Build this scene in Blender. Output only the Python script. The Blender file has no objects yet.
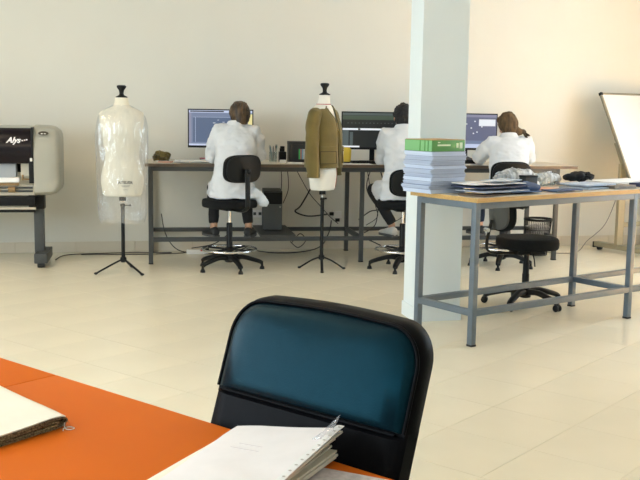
import bpy, bmesh, math, random
from mathutils import Vector, Matrix, noise
R = math.radians
PI = math.pi
random.seed(7)
SC = bpy.context.scene
COL = SC.collection

# ------------------------------------------------------------------ camera
CAM_H = 1.45
FPX = 961.0
cam = bpy.data.cameras.new('camera')
cam.sensor_fit = 'HORIZONTAL'
cam.sensor_width = 36.0
cam.lens = 36.0 * FPX / 640.0
cam.clip_start = 0.05
cam.clip_end = 100
cam_o = bpy.data.objects.new('camera', cam)
COL.objects.link(cam_o)
pitch = math.atan((240 - 111) / FPX)
roll = 0.016
f = Vector((0, math.cos(pitch), -math.sin(pitch)))
r0 = Vector((1, 0, 0))
u0 = r0.cross(f)
r2 = r0 * math.cos(roll) + u0 * math.sin(roll)
u2 = u0 * math.cos(roll) - r0 * math.sin(roll)
m3 = Matrix((r2, u2, -f)).transposed()
cam_o.matrix_world = Matrix.Translation((0, 0, CAM_H)) @ m3.to_4x4()
SC.camera = cam_o

# ------------------------------------------------------------------ sky, exposure
W = bpy.data.worlds.new('World')
SC.world = W
W.use_nodes = True
bg = W.node_tree.nodes['Background']
bg.inputs[0].default_value = (0.74, 0.89, 1.0, 1)
bg.inputs[1].default_value = 9.0
SC.view_settings.view_transform = 'Standard'
SC.view_settings.look = 'None'
SC.view_settings.gamma = 1
SC.view_settings.use_curve_mapping = False
SC.view_settings.exposure = 0.12
FILL_STRENGTH = 26.0
FILL_COLOR = (1.0, 0.78, 0.52)

# room frame: local x runs along the back wall, local -y points into the room
ROOM_O = Vector((-1.92, 9.70, 0))
ROOM_A = R(12)
ROOM_L, ROOM_R, ROOM_D, ROOM_H = -4.7, 6.2, 13.2, 3.15

# light portals in the window openings (they only guide sky sampling)
WIN_L = [(-11.9, -9.3), (-8.9, -6.3), (-5.9, -3.3)]      # openings of the left wall along local y
WIN_R = [(-4.5, -1.9)]          # openings of the right wall along local y
WZ0, WZ1 = 0.85, 2.75
def room_pt(x, y, z=0):
    c, s = math.cos(ROOM_A), math.sin(ROOM_A)
    return ROOM_O + Vector((x * c - y * s, x * s + y * c, z))
def portal(x, y, sx, facing):
    l = bpy.data.lights.new('window_portal', 'AREA')
    l.shape = 'RECTANGLE'; l.size = sx; l.size_y = WZ1 - WZ0
    l.cycles.is_portal = True
    o = bpy.data.objects.new('window_portal', l); COL.objects.link(o)
    o.location = room_pt(x, y, (WZ0 + WZ1) / 2)
    o.rotation_euler = (R(90), 0, facing + ROOM_A)
for a, b in WIN_L: portal(ROOM_L - 0.05, (a + b) / 2, b - a, R(90 + 180))
for a, b in WIN_R: portal(ROOM_R + 0.05, (a + b) / 2, b - a, R(90))
# high warm sun on the right-hand windows
sun = bpy.data.lights.new('sun', 'SUN'); sun.energy = 105.0; sun.color = (1.0, 0.62, 0.30); sun.angle = R(1)
sun_o = bpy.data.objects.new('sun', sun); COL.objects.link(sun_o)
sd_ = Matrix.Rotation(ROOM_A, 3, 'Z') @ Vector((-math.cos(R(60)), 0, -math.sin(R(60))))
sun_o.rotation_euler = sd_.to_track_quat('-Z', 'Y').to_euler()

# ------------------------------------------------------------------ materials
MATS = {}
def mat(name, col, rough=0.5, metal=0.0, var=0.0, vscale=8.0, bump=0.0, bscale=60.0, spec=0.5, coat=0.0, emit=None, estr=1.0, stretch=None, col2=None, sheen=0.0, stint=None):
    if name in MATS: return MATS[name]
    m = bpy.data.materials.new(name); m.use_nodes = True
    nt = m.node_tree; N = nt.nodes; L = nt.links
    b = N['Principled BSDF']
    b.inputs['Base Color'].default_value = (*col, 1)
    b.inputs['Roughness'].default_value = rough
    b.inputs['Metallic'].default_value = metal
    b.inputs['Specular IOR Level'].default_value = spec
    b.inputs['Coat Weight'].default_value = coat
    b.inputs['Coat Roughness'].default_value = 0.15
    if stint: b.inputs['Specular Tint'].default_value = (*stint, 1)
    if sheen: b.inputs['Sheen Weight'].default_value = sheen
    tc = N.new('ShaderNodeTexCoord')
    src = tc.outputs['Object']
    if stretch:
        mp = N.new('ShaderNodeMapping'); mp.inputs['Scale'].default_value = stretch
        L.new(src, mp.inputs['Vector']); src = mp.outputs['Vector']
    if var > 0 or col2:
        nz = N.new('ShaderNodeTexNoise'); nz.inputs['Scale'].default_value = vscale; nz.inputs['Detail'].default_value = 4
        L.new(src, nz.inputs['Vector'])
        rp = N.new('ShaderNodeValToRGB')
        c2 = col2 if col2 else tuple(max(0, c * (1 - var)) for c in col)
        rp.color_ramp.elements[0].position = 0.35; rp.color_ramp.elements[1].position = 0.65
        rp.color_ramp.elements[0].color = (*c2, 1); rp.color_ramp.elements[1].color = (*col, 1)
        L.new(nz.outputs['Fac'], rp.inputs['Fac']); L.new(rp.outputs['Color'], b.inputs['Base Color'])
    if bump > 0:
        nb = N.new('ShaderNodeTexNoise'); nb.inputs['Scale'].default_value = bscale; nb.inputs['Detail'].default_value = 3
        L.new(src, nb.inputs['Vector'])
        bp = N.new('ShaderNodeBump'); bp.inputs['Strength'].default_value = bump; bp.inputs['Distance'].default_value = 0.004
        L.new(nb.outputs['Fac'], bp.inputs['Height']); L.new(bp.outputs['Normal'], b.inputs['Normal'])
    if emit:
        b.inputs['Emission Color'].default_value = (*emit, 1); b.inputs['Emission Strength'].default_value = estr
    MATS[name] = m
    return m
def srgb(r, g, b):
    def c(x):
        x /= 255.0
        return x / 12.92 if x <= 0.04045 else ((x + 0.055) / 1.055) ** 2.4
    return (c(r), c(g), c(b))
def plastic_film(name, tint=(0.9, 0.93, 0.95), gloss=0.22, haze=0.16):
    m = bpy.data.materials.new(name); m.use_nodes = True
    nt = m.node_tree; N = nt.nodes; L = nt.links
    N.remove(N['Principled BSDF'])
    out = N['Material Output']
    tr = N.new('ShaderNodeBsdfTransparent'); tr.inputs[0].default_value = (*tint, 1)
    gl = N.new('ShaderNodeBsdfGlossy'); gl.inputs['Roughness'].default_value = 0.12
    df = N.new('ShaderNodeBsdfDiffuse'); df.inputs[0].default_value = (0.86, 0.89, 0.92, 1)
    nz = N.new('ShaderNodeTexNoise'); nz.inputs['Scale'].default_value = 16; nz.inputs['Detail'].default_value = 5
    tc = N.new('ShaderNodeTexCoord'); mp = N.new('ShaderNodeMapping'); mp.inputs['Scale'].default_value = (1.5, 1.5, 0.4)
    L.new(tc.outputs['Object'], mp.inputs['Vector']); L.new(mp.outputs['Vector'], nz.inputs['Vector'])
    bp = N.new('ShaderNodeBump'); bp.inputs['Strength'].default_value = 0.7; bp.inputs['Distance'].default_value = 0.02
    L.new(nz.outputs['Fac'], bp.inputs['Height']); L.new(bp.outputs['Normal'], gl.inputs['Normal'])
    rp = N.new('ShaderNodeMapRange'); rp.inputs[1].default_value = 0.4; rp.inputs[2].default_value = 0.75
    rp.inputs[3].default_value = haze * 0.45; rp.inputs[4].default_value = haze * 1.9
    L.new(nz.outputs['Fac'], rp.inputs[0])
    m1 = N.new('ShaderNodeMixShader'); L.new(rp.outputs[0], m1.inputs[0]); L.new(tr.outputs[0], m1.inputs[1]); L.new(df.outputs[0], m1.inputs[2])
    m2 = N.new('ShaderNodeMixShader'); m2.inputs[0].default_value = gloss
    L.new(m1.outputs[0], m2.inputs[1]); L.new(gl.outputs[0], m2.inputs[2])
    L.new(m2.outputs[0], out.inputs['Surface'])
    return m

M_WALL = mat('wall_paint', (0.735, 0.715, 0.64), 0.85, var=0.02, vscale=2, bump=0.05, bscale=160)
M_COLUMN = mat('column_paint', (0.74, 0.80, 0.81), 0.75, var=0.02, vscale=2, bump=0.05, bscale=160)
M_CEIL = mat('ceiling_paint', (0.84, 0.82, 0.78), 0.9, var=0.02, vscale=2)
M_GROUT = mat('tile_grout', (0.62, 0.55, 0.42), 0.9, var=0.1)
M_TILE = mat('floor_tile', (0.82, 0.745, 0.57), 0.24, var=0.05, vscale=1.5, bump=0.03, bscale=40, spec=0.5)
M_BASE = mat('baseboard_tile', (0.66, 0.60, 0.49), 0.35, var=0.06, vscale=3)
M_STEEL = mat('blue_grey_steel', (0.13, 0.165, 0.20), 0.42, metal=0.25, var=0.1, vscale=12)
M_STEEL2 = mat('dark_grey_steel', (0.065, 0.068, 0.068), 0.5, metal=0.2, var=0.1, vscale=12)
M_RUBBER = mat('black_rubber', (0.015, 0.015, 0.016), 0.7, var=0.1)
M_BLACKP = mat('black_plastic', (0.007, 0.0075, 0.008), 0.45, var=0.15, vscale=20, spec=0.25)
M_FABRIC = mat('black_upholstery', (0.007, 0.008, 0.009), 0.9, var=0.25, vscale=40, bump=0.3, bscale=500, spec=0.25)
M_CHROME = mat('chrome', (0.75, 0.76, 0.78), 0.18, metal=1.0, var=0.02)
M_WHITEP = mat('white_plastic', (0.82, 0.81, 0.78), 0.4, var=0.02)
M_PAPER = mat('white_paper', (0.86, 0.85, 0.84), 0.8, var=0.03, vscale=5)

# ------------------------------------------------------------------ mesh builder
class MB:
    def __init__(self): self.v = []; self.f = []; self.M = None
    def add(self, vs, fs):
        o = len(self.v)
        for p in vs:
            p = Vector(p)
            self.v.append(self.M @ p if self.M else p)
        for q in fs: self.f.append([i + o for i in q])
        return self
    def box(self, c, s, rot=None, bev=0.0, seg=2):
        bm = bmesh.new(); bmesh.ops.create_cube(bm, size=1.0)
        bmesh.ops.scale(bm, vec=s, verts=bm.verts)
        if bev > 0: bmesh.ops.bevel(bm, geom=list(bm.edges), offset=bev, segments=seg, profile=0.7, affect='EDGES')
        if rot is not None: bmesh.ops.rotate(bm, verts=bm.verts, cent=(0, 0, 0), matrix=rot)
        bm.verts.ensure_lookup_table()
        c = Vector(c)
        self.add([v.co + c for v in bm.verts], [[v.index for v in fa.verts] for fa in bm.faces])
        bm.free(); return self
    def loft(self, rings, cap=True, closed=True):
        n = len(rings[0]); vs = [p for r in rings for p in r]; fs = []
        for i in range(len(rings) - 1):
            for j in range(n if closed else n - 1):
                a = i * n + j; b = i * n + (j + 1) % n
                fs.append([a, b, b + n, a + n])
        if cap and closed:
            fs.append(list(range(n))[::-1]); o = (len(rings) - 1) * n; fs.append([o + k for k in range(n)])
        return self.add(vs, fs)
    def tube(self, pts, rad, n=8, ref=None, cap=True, closed=False):
        pts = [Vector(p) for p in pts]; k = len(pts)
        if not isinstance(rad, (list,)): rad = [rad] * k
        rings = []; prev = None
        for i, p in enumerate(pts):
            if closed: t = (pts[(i + 1) % k] - pts[i - 1])
            elif i == 0: t = pts[1] - p
            elif i == k - 1: t = p - pts[i - 1]
            else: t = (pts[i + 1] - p).normalized() + (p - pts[i - 1]).normalized()
            t.normalize()
            if prev is None:
                a = Vector(ref) if ref is not None else (Vector((0, 0, 1)) if abs(t.z) < 0.9 else Vector((1, 0, 0)))
            else: a = prev
            a = (a - t * a.dot(t))
            if a.length < 1e-5: a = t.orthogonal()
            a.normalize(); prev = a; b = t.cross(a)
            r = rad[i]; ra, rb = (r, r) if not isinstance(r, tuple) else r
            rings.append([p + a * (ra * math.cos(2 * PI * j / n)) + b * (rb * math.sin(2 * PI * j / n)) for j in range(n)])
        if closed: rings.append(rings[0]); cap = False
        return self.loft(rings, cap)
    def cyl(self, p0, p1, r0, r1=None, n=16): return self.tube([p0, p1], [r0, r0 if r1 is None else r1], n)
    def lathe(self, prof, c=(0, 0, 0), n=24, cap=True):
        c = Vector(c)
        return self.loft([[c + Vector((r * math.cos(2 * PI * j / n), r * math.sin(2 * PI * j / n), z)) for j in range(n)] for r, z in prof], cap)
    def ell(self, c, rx, ry, rz, n=16, m=10):
        c = Vector(c); rings = []
        for i in range(m + 1):
            th = PI * (i + 0.02) / (m + 0.04); 
            rings.append([c + Vector((rx * math.sin(th) * math.cos(2 * PI * j / n), ry * math.sin(th) * math.sin(2 * PI * j / n), -rz * math.cos(th))) for j in range(n)])
        return self.loft(rings, True)
    def prism(self, poly, axis_vec):
        a = Vector(axis_vec); n = len(poly); P = [Vector(p) for p in poly]
        return self.loft([P, [p + a for p in P]], True)
    def mesh(self, name):
        me = bpy.data.meshes.new(name); me.from_pydata([tuple(v) for v in self.v], [], self.f)
        me.validate(); me.update()
        bm = bmesh.new(); bm.from_mesh(me); bmesh.ops.recalc_face_normals(bm, faces=bm.faces); bm.to_mesh(me); bm.free()
        return me
    def build(self, name, m, parent=None, smooth=40):
        return link(name, self.mesh(name), m, parent, smooth)
def link(name, me, m, parent=None, smooth=40):
    me.materials.clear(); me.materials.append(m)
    if smooth:
        me.shade_smooth()
        if smooth < 180: me.set_sharp_from_angle(angle=R(smooth))
    o = bpy.data.objects.new(name, me); COL.objects.link(o)
    if parent: o.parent = parent
    return o
def tag(o, label=None, cat=None, group=None, kind=None):
    if label: o['label'] = label
    if cat: o['category'] = cat
    if group: o['group'] = group
    if kind: o['kind'] = kind
    return o
def thing(name, label, cat, loc=(0, 0, 0), rz=0.0, group=None):
    o = bpy.data.objects.new(name, None); COL.objects.link(o)
    o.empty_display_size = 0.1
    o.location = loc; o.rotation_euler = (0, 0, rz)
    return tag(o, label, cat, group)
def place(o, loc, rz=0.0):
    o.location = loc; o.rotation_euler = (0, 0, rz); return o
def cr(pts, k=6, closed=False):
    """Catmull-Rom through tuples of any length"""
    n = len(pts); out = []
    rng = range(n if closed else n - 1)
    for i in rng:
        p = [pts[(i + d) % n] if closed else pts[min(max(i + d, 0), n - 1)] for d in (-1, 0, 1, 2)]
        for s in range(k):
            t = s / k
            out.append(tuple(0.5 * ((2 * b) + (-a + c) * t + (2 * a - 5 * b + 4 * c - d) * t * t + (-a + 3 * b - 3 * c + d) * t ** 3) for a, b, c, d in zip(*p)))
    if not closed: out.append(tuple(pts[-1]))
    return out
def ring(cx, cy, z, rx, ry, n=28, p=2.0):
    o = []
    for j in range(n):
        c, s = math.cos(2 * PI * j / n), math.sin(2 * PI * j / n)
        o.append(Vector((cx + rx * math.copysign(abs(c) ** (2 / p), c), cy + ry * math.copysign(abs(s) ** (2 / p), s), z)))
    return o
def pad(mb, w, h, t, p=4.0, edge=0.35, n=40, fn=None, crown=0.0):
    """cushion in local xy, thickness along z; fn bends a point"""
    rings = []
    prof = [(0.0, -0.5), (0.55, -0.5), (0.86, -0.47), (0.965, -0.32), (1.0, 0.0), (0.965, 0.32), (0.86, 0.47), (0.55, 0.5 + crown * 0.6), (0.0, 0.5 + crown)]
    for k, z in prof:
        kk = max(k, 0.02)
        if kk > 0.5: sx = 1 - (1 - kk) * edge; 
        else: sx = kk
        rg = [Vector((q.x * (w / 2 - (1 - kk) * t * 0.9 if kk > 0.5 else w / 2 * kk * 0.9) / 1.0, q.y * (h / 2 - (1 - kk) * t * 0.9 if kk > 0.5 else h / 2 * kk * 0.9), z * t)) for q in ring(0, 0, 0, 1, 1, n, p)]
        rings.append([fn(q) if fn else q for q in rg])
    return mb.loft(rings, True)
def evalmesh(o):
    dg = bpy.context.evaluated_depsgraph_get()
    return bpy.data.meshes.new_from_object(o.evaluated_get(dg))
def remeshed(mb, voxel=0.01, smooth=4, fac=0.5):
    me = mb.mesh('tmp'); o = bpy.data.objects.new('tmp', me); COL.objects.link(o)
    a = o.modifiers.new('r', 'REMESH'); a.mode = 'VOXEL'; a.voxel_size = voxel
    if smooth:
        b = o.modifiers.new('s', 'SMOOTH'); b.iterations = smooth; b.factor = fac
    out = evalmesh(o); bpy.data.objects.remove(o)
    return out
def wrinkle(me, amp, freq=(10, 10, 10), seed=0, fn=None):
    sd = Vector((seed * 3.1, seed * 7.7, seed * 1.3))
    nn = [v.normal.copy() for v in me.vertices]
    for v, n in zip(me.vertices, nn):
        q = Vector((v.co.x * freq[0], v.co.y * freq[1], v.co.z * freq[2])) + sd
        w = noise.noise(q) + 0.5 * noise.noise(q * 2.1)
        a = amp * (fn(v.co) if fn else 1.0)
        v.co += n * (w * a)
    me.update()
    return me
def text_mesh(body, size, shear=0.0, extrude=0.0006, bold=0.0):
    cu = bpy.data.curves.new('txt', 'FONT'); cu.body = body; cu.size = size; cu.shear = shear; cu.extrude = extrude
    cu.align_x = 'CENTER'; cu.offset = bold; cu.resolution_u = 3
    o = bpy.data.objects.new('txt', cu); COL.objects.link(o)
    bpy.context.view_layer.update()
    me = evalmesh(o); bpy.data.objects.remove(o)
    return me
ROTX = lambda a: Matrix.Rotation(a, 3, 'X')
ROTY = lambda a: Matrix.Rotation(a, 3, 'Y')
ROTZ = lambda a: Matrix.Rotation(a, 3, 'Z')

# ------------------------------------------------------------------ the room
def struct(name, mb, m, parent=None, smooth=None):
    o = mb.build(name, m, parent, smooth)
    if not parent:
        o['kind'] = 'structure'; place(o, ROOM_O, ROOM_A)
    return o
def wall_with_openings(mb, ax, pos, thick, a0, a1, opens, z0, z1, h):
    """ax 'x': wall runs along x at y=pos; ax 'y': runs along y at x=pos"""
    def seg(s0, s1, c0, c1):
        if s1 - s0 < 1e-4: return
        if ax == 'x': mb.box(((s0 + s1) / 2, pos, (c0 + c1) / 2), (s1 - s0, thick, c1 - c0))
        else: mb.box((pos, (s0 + s1) / 2, (c0 + c1) / 2), (thick, s1 - s0, c1 - c0))
    cur = a0
    for s0, s1 in opens:
        seg(cur, s0, -0.06, h); seg(s0, s1, -0.06, z0); seg(s0, s1, z1, h); cur = s1
    seg(cur, a1, -0.06, h)
T = 0.2
struct('wall_back', MB().box(((ROOM_L + ROOM_R) / 2, T / 2, ROOM_H / 2 - 0.03), (ROOM_R - ROOM_L + 2 * T, T, ROOM_H + 0.06)), M_WALL)
mb = MB(); wall_with_openings(mb, 'y', ROOM_R + T / 2, T, -ROOM_D, 0, WIN_R, WZ0, WZ1, ROOM_H); struct('wall_right', mb, M_WALL)
mb = MB(); wall_with_openings(mb, 'y', ROOM_L - T / 2, T, -ROOM_D, 0, WIN_L, WZ0, WZ1, ROOM_H); struct('wall_left', mb, M_WALL)
struct('wall_front', MB().box(((ROOM_L + ROOM_R) / 2, -ROOM_D - T / 2, ROOM_H / 2 - 0.03), (ROOM_R - ROOM_L + 2 * T, T, ROOM_H + 0.06)), M_WALL)
struct('ceiling', MB().box(((ROOM_L + ROOM_R) / 2, -ROOM_D / 2, ROOM_H + 0.1), (ROOM_R - ROOM_L + 2 * T, ROOM_D + 2 * T, 0.2)), M_CEIL)
floor = struct('floor', MB().box(((ROOM_L + ROOM_R) / 2, -ROOM_D / 2, -0.045), (ROOM_R - ROOM_L + 0.3, ROOM_D + 0.3, 0.08)), M_GROUT)
k = 1
def window(x, y, w, rz):
    global k
    o = bpy.data.objects.new('window_%d' % k, None); COL.objects.link(o); o['kind'] = 'structure'
    o.location = room_pt(x, y, 0); o.rotation_euler = (0, 0, ROOM_A + rz)
    b = 0.05
    for nm, c, s in (('window_sill', (0, 0, WZ0 + 0.015), (w, 0.18, 0.03)), ('window_head', (0, 0, WZ1 - b / 2), (w, 0.06, b)),
                     ('window_jamb', (-w / 2 + b / 2, 0, (WZ0 + WZ1) / 2), (b, 0.06, WZ1 - WZ0 - 0.07)), ('window_jamb', (w / 2 - b / 2, 0, (WZ0 + WZ1) / 2), (b, 0.06, WZ1 - WZ0 - 0.07)),
                     ('window_mullion', (0, 0, (WZ0 + WZ1) / 2), (b, 0.06, WZ1 - WZ0 - 0.07))):
        MB().box(c, s, bev=0.004).build(nm, M_WHITEP, o)
    k += 1
for a, b in WIN_L: window(ROOM_L - T / 2, (a + b) / 2, b - a, R(90))
for a, b in WIN_R: window(ROOM_R + T / 2, (a + b) / 2, b - a, R(90))

# floor tiles: square, laid on the diagonal
TS = 0.4325; TA = R(50.4); G = 0.0018
tile_me = MB().box((0, 0, -0.004), (TS - G, TS - G, 0.008)).mesh('tile')
tile_me.materials.append(M_TILE)
inv_room = (Matrix.Translation(ROOM_O) @ Matrix.Rotation(ROOM_A, 4, 'Z')).inverted()
cands = []
ca, sa = math.cos(TA), math.sin(TA)
for i in range(-45, 45):
    for j in range(-45, 45):
        a = 5.008 + (i + 0.5) * TS; b = 2.285 + (j + 0.5) * TS
        p = Vector((a * ca - b * sa, a * sa + b * ca, 0))
        q = inv_room @ p
        if not (ROOM_L - 0.1 < q.x < ROOM_R + 0.1 and -ROOM_D - 0.1 < q.y < 0.12): continue
        vis = p.y > 2.6 and abs(p.x) < 0.36 * p.y + 0.45
        cands.append((0 if vis else 1, p.length, p))
cands.sort(key=lambda t: (t[0], t[1]))
far = MB()
for n_, (vv, d, p) in enumerate(cands):
    if vv == 0 and n_ < 290:
        o = bpy.data.objects.new('tile', tile_me); COL.objects.link(o); o.parent = floor
        o.matrix_parent_inverse = inv_room
        o.location = p; o.rotation_euler = (0, 0, TA)
    else:
        far.M = Matrix.Translation(p) @ Matrix.Rotation(TA, 4, 'Z')
        far.box((0, 0, -0.004), (TS - G, TS - G, 0.008))
o = far.build('tile_field', M_TILE, floor, None); o.matrix_parent_inverse = inv_room; o['kind'] = 'stuff'

# baseboard of tiles along the back wall
bb = struct('baseboard_back', MB().box(((ROOM_L + ROOM_R) / 2, -0.004, 0.052), (ROOM_R - ROOM_L, 0.008, 0.104)), M_GROUT)
bl = 0.585
bme = MB().box((0, 0, 0), (bl - 0.004, 0.010, 0.108), bev=0.002, seg=1).mesh('tile'); bme.materials.append(M_BASE)
x = ROOM_L + bl / 2 + 0.053
while x < ROOM_R - bl / 2:
    o = bpy.data.objects.new('tile', bme); COL.objects.link(o); o.parent = bb; o.location = (x, -0.011, 0.0545); x += bl
# column with its own skirting
colo = MB().box((0.165, 0.13, ROOM_H / 2 - 0.01), (0.33, 0.26, ROOM_H + 0.02)).build('column', M_COLUMN, None, None)
colo['kind'] = 'structure'; tag(colo, 'white square column rising behind the paper stack', 'column')
place(colo, (0.672, 6.590, 0), R(13.5))
cb = MB()
cb.box((0.165, -0.005, 0.05), (0.35, 0.010, 0.10), bev=0.002).box((-0.005, 0.13, 0.05), (0.010, 0.262, 0.10), bev=0.002)
cb.box((0.335, 0.13, 0.05), (0.010, 0.262, 0.10), bev=0.002).box((0.165, 0.265, 0.05), (0.35, 0.010, 0.10), bev=0.002)
cb.build('skirting', M_COLUMN, colo, None)

# added warm ceiling panels out of view, fill light for the room
M_FILL = mat('fill_diffuser', (0.9, 0.88, 0.82), 0.6, emit=FILL_COLOR, estr=FILL_STRENGTH, var=0.01)
fill_i = 0
for lx, ly, which in ((-2.0, -2.6, 'above the bagged dress form'), (-2.0, -6.4, 'on the left, farther from the back wall')):
    if True:
        lo = thing('ceiling_fill', 'added square warm ceiling fill panel ' + which, 'lamp', room_pt(lx, ly, ROOM_H), ROOM_A, 'added warm ceiling fill panels')
        MB().box((0, 0, -0.02), (0.64, 0.64, 0.04), bev=0.004).build('housing', M_WHITEP, lo)
        MB().box((0, 0, -0.045), (0.58, 0.58, 0.012)).build('diffuser', M_FILL, lo)

# ------------------------------------------------------------------ work tables
M_TOP = mat('laminate_top', (0.62, 0.56, 0.46), 0.45, var=0.05, vscale=6)
M_WOODEDGE = mat('beech_edge', (0.58, 0.36, 0.12), 0.5, var=0.25, vscale=10, stretch=(1, 8, 20))
M_DARKEDGE = mat('walnut_edge', (0.16, 0.115, 0.08), 0.5, var=0.25, vscale=10, stretch=(1, 8, 20))
def steel_table(name, label, loc, rz, xs, dep, topz, over, m_steel, m_edge, rail_z, tube=0.04):
    """xs: leg-pair stations along x; front legs at y=0, rear at y=dep; over=(left,right,front,back)"""
    t = thing(name, label, 'table', loc, rz)
    zt = topz - 0.03
    x0, x1 = xs[0] - over[0], xs[-1] + over[1]; y0, y1 = -over[2], dep + over[3]
    top = MB().box(((x0 + x1) / 2, (y0 + y1) / 2, topz - 0.014), (x1 - x0 - 0.006, y1 - y0 - 0.006, 0.028), bev=0.001, seg=1).build('table_top', M_TOP, t)
    e = MB()
    for c, s in ((((x0 + x1) / 2, y0 + 0.0015, 0), (x1 - x0, 0.003, 0.028)), (((x0 + x1) / 2, y1 - 0.0015, 0), (x1 - x0, 0.003, 0.028)),
                 ((x0 + 0.0015, (y0 + y1) / 2, 0), (0.003, y1 - y0 - 0.006, 0.028)), ((x1 - 0.0015, (y0 + y1) / 2, 0), (0.003, y1 - y0 - 0.006, 0.028))):
        e.box((c[0], c[1], topz - 0.0145), s)
    e.build('edge_band', m_edge, top)
    for x in xs:
        for y in (0, dep):
            l = MB().box((x, y, (zt + 0.012) / 2), (tube, tube, zt - 0.012), bev=0.003).build('leg', m_steel, t)
            MB().box((x, y, 0.006), (tube + 0.004, tube + 0.004, 0.012), bev=0.002).build('foot_cap', M_RUBBER, l)
        MB().box((x, dep / 2, zt - tube / 2), (tube * 0.98, dep - tube, tube), bev=0.003).build('cross_rail', m_steel, t)
        MB().box((x, dep / 2, rail_z), (tube * 0.98, dep - tube, tube), bev=0.003).build('cross_rail', m_steel, t)
    for a, b in zip(xs[:-1], xs[1:]):
        for y in (0, dep):
            MB().box(((a + b) / 2, y, zt - tube / 2), (b - a - tube, tube * 0.98, tube), bev=0.003).build('top_rail', m_steel, t)
            MB().box(((a + b) / 2, y, rail_z), (b - a - tube, tube * 0.98, tube), bev=0.003).build('foot_rail', m_steel, t)
    return t
BT_A = R(9.5); BT_O = Vector((-1.584, 8.916, 0)); TZ = 0.945
BT_X = Vector((math.cos(BT_A), math.sin(BT_A), 0)); BT_Y = Vector((-math.sin(BT_A), math.cos(BT_A), 0))
def bt(x, y, z=TZ): return BT_O + BT_X * x + BT_Y * y + Vector((0, 0, z))
def btx(wx, y):        # local x on the table for a world x at local depth y
    return (wx - BT_O.x - BT_Y.x * y) / BT_X.x
steel_table('work_table', 'long computer table with dark steel frame standing along the back wall', BT_O, BT_A, [0, 2.01, 3.99], 0.76, TZ, (0.05, 0.20, 0.03, 0.012), M_STEEL2, M_DARKEDGE, 0.232)
RT_A = R(36); RT_O = Vector((0.960, 5.900, 0)); RTZ = 0.935
RT_X = Vector((math.cos(RT_A), math.sin(RT_A), 0)); RT_Y = Vector((-math.sin(RT_A), math.cos(RT_A), 0))
def rt(x, y, z=RTZ): return RT_O + RT_X * x + RT_Y * y + Vector((0, 0, z))
steel_table('work_table', 'blue grey steel table with beech edge in front of the white column', RT_O, RT_A, [0, 1.567, 3.134], 0.505, RTZ, (0.022, 0.022, 0.03, 0.085), M_STEEL, M_WOODEDGE, 0.212)

# ------------------------------------------------------------------ drafting chairs
def five_legs(t, rad, zhub, rz, m, feet):
    for q in range(5):
        a = rz + q * 2 * PI / 5
        d = Vector((math.cos(a), math.sin(a), 0))
        pts = cr([tuple(d * 0.03 + Vector((0, 0, zhub))), tuple(d * 0.12 + Vector((0, 0, zhub + 0.008))), tuple(d * rad * 0.72 + Vector((0, 0, zhub - 0.015))), tuple(d * rad * 0.93 + Vector((0, 0, zhub - 0.035))), tuple(d * rad + Vector((0, 0, zhub - 0.05)))], 4)
        n = len(pts)
        l = MB().tube(pts, [(0.024 - 0.007 * i / n, 0.032 - 0.010 * i / n) for i in range(n)], 10).build('leg', m, t, 60)
        p = d * rad
        if feet == 'glide':
            MB().lathe([(0.010, zhub - 0.045), (0.012, 0.03), (0.020, 0.022), (0.024, 0.0)], p, 12).build('glide', M_BLACKP, l)
        else:
            sd = Vector((-d.y, d.x, 0))
            c = MB()
            for s in (-1, 1):
                w0 = p + sd * s * 0.006 + Vector((0, 0, 0.026)); w1 = p + sd * s * 0.026 + Vector((0, 0, 0.026))
                c.tube([w0, w0 + (w1 - w0) * 0.25, w0 + (w1 - w0) * 0.75, w1], [0.022, 0.026, 0.026, 0.019], 16)
            c.tube([p + Vector((0, 0, 0.03)), p + Vector((0, 0, zhub - 0.04))], 0.008, 8)
            c.box(p + Vector((0, 0, 0.044)), (0.03, 0.03, 0.026), rot=ROTZ(a), bev=0.006)
            c.build('castor', M_BLACKP, l)
def chair_back(t, w, h, zc, yb, zs, curve=0.10, tilt=0.10):
    def fn(q):   # local x = width, y = height, z = thickness (front is +z)
        z = q.z - curve * 0 + (q.x ** 2) * 0.9
        return Vector((q.x, yb + z - q.y * tilt, zc + q.y))
    b = pad(MB(), w, h, 0.05, 3.6, fn=fn).build('backrest', M_FABRIC, t, 60)
    def fn2(q):
        z = q.z - 0.030 + (q.x ** 2) * 0.9
        return Vector((q.x, yb + z - q.y * tilt, zc + q.y))
    pad(MB(), w * 0.94, h * 0.92, 0.02, 3.4, fn=fn2).build('back_shell', M_BLACKP, b, 60)
    sp = cr([(0, 0.02, zs - 0.015), (0, yb + 0.03, zs - 0.02), (0, yb - 0.052, zs + 0.01), (0, yb - 0.070, zs + 0.07), (0, yb - 0.062, zc)], 5)
    MB().tube(sp, (0.012, 0.026) if False else [(0.011, 0.026)] * len(sp), 10, ref=(0, 0, 1)).build('back_spine', M_BLACKP, t, 60)
    MB().lathe([(0.018, -0.012), (0.024, -0.006), (0.024, 0.010), (0.016, 0.016)], (0, 0, 0), 12).build('adjuster_knob', M_BLACKP, t).matrix_local = Matrix.Translation((0, yb - 0.082, zc - 0.02)) @ Matrix.Rotation(R(90), 4, 'X')
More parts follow.
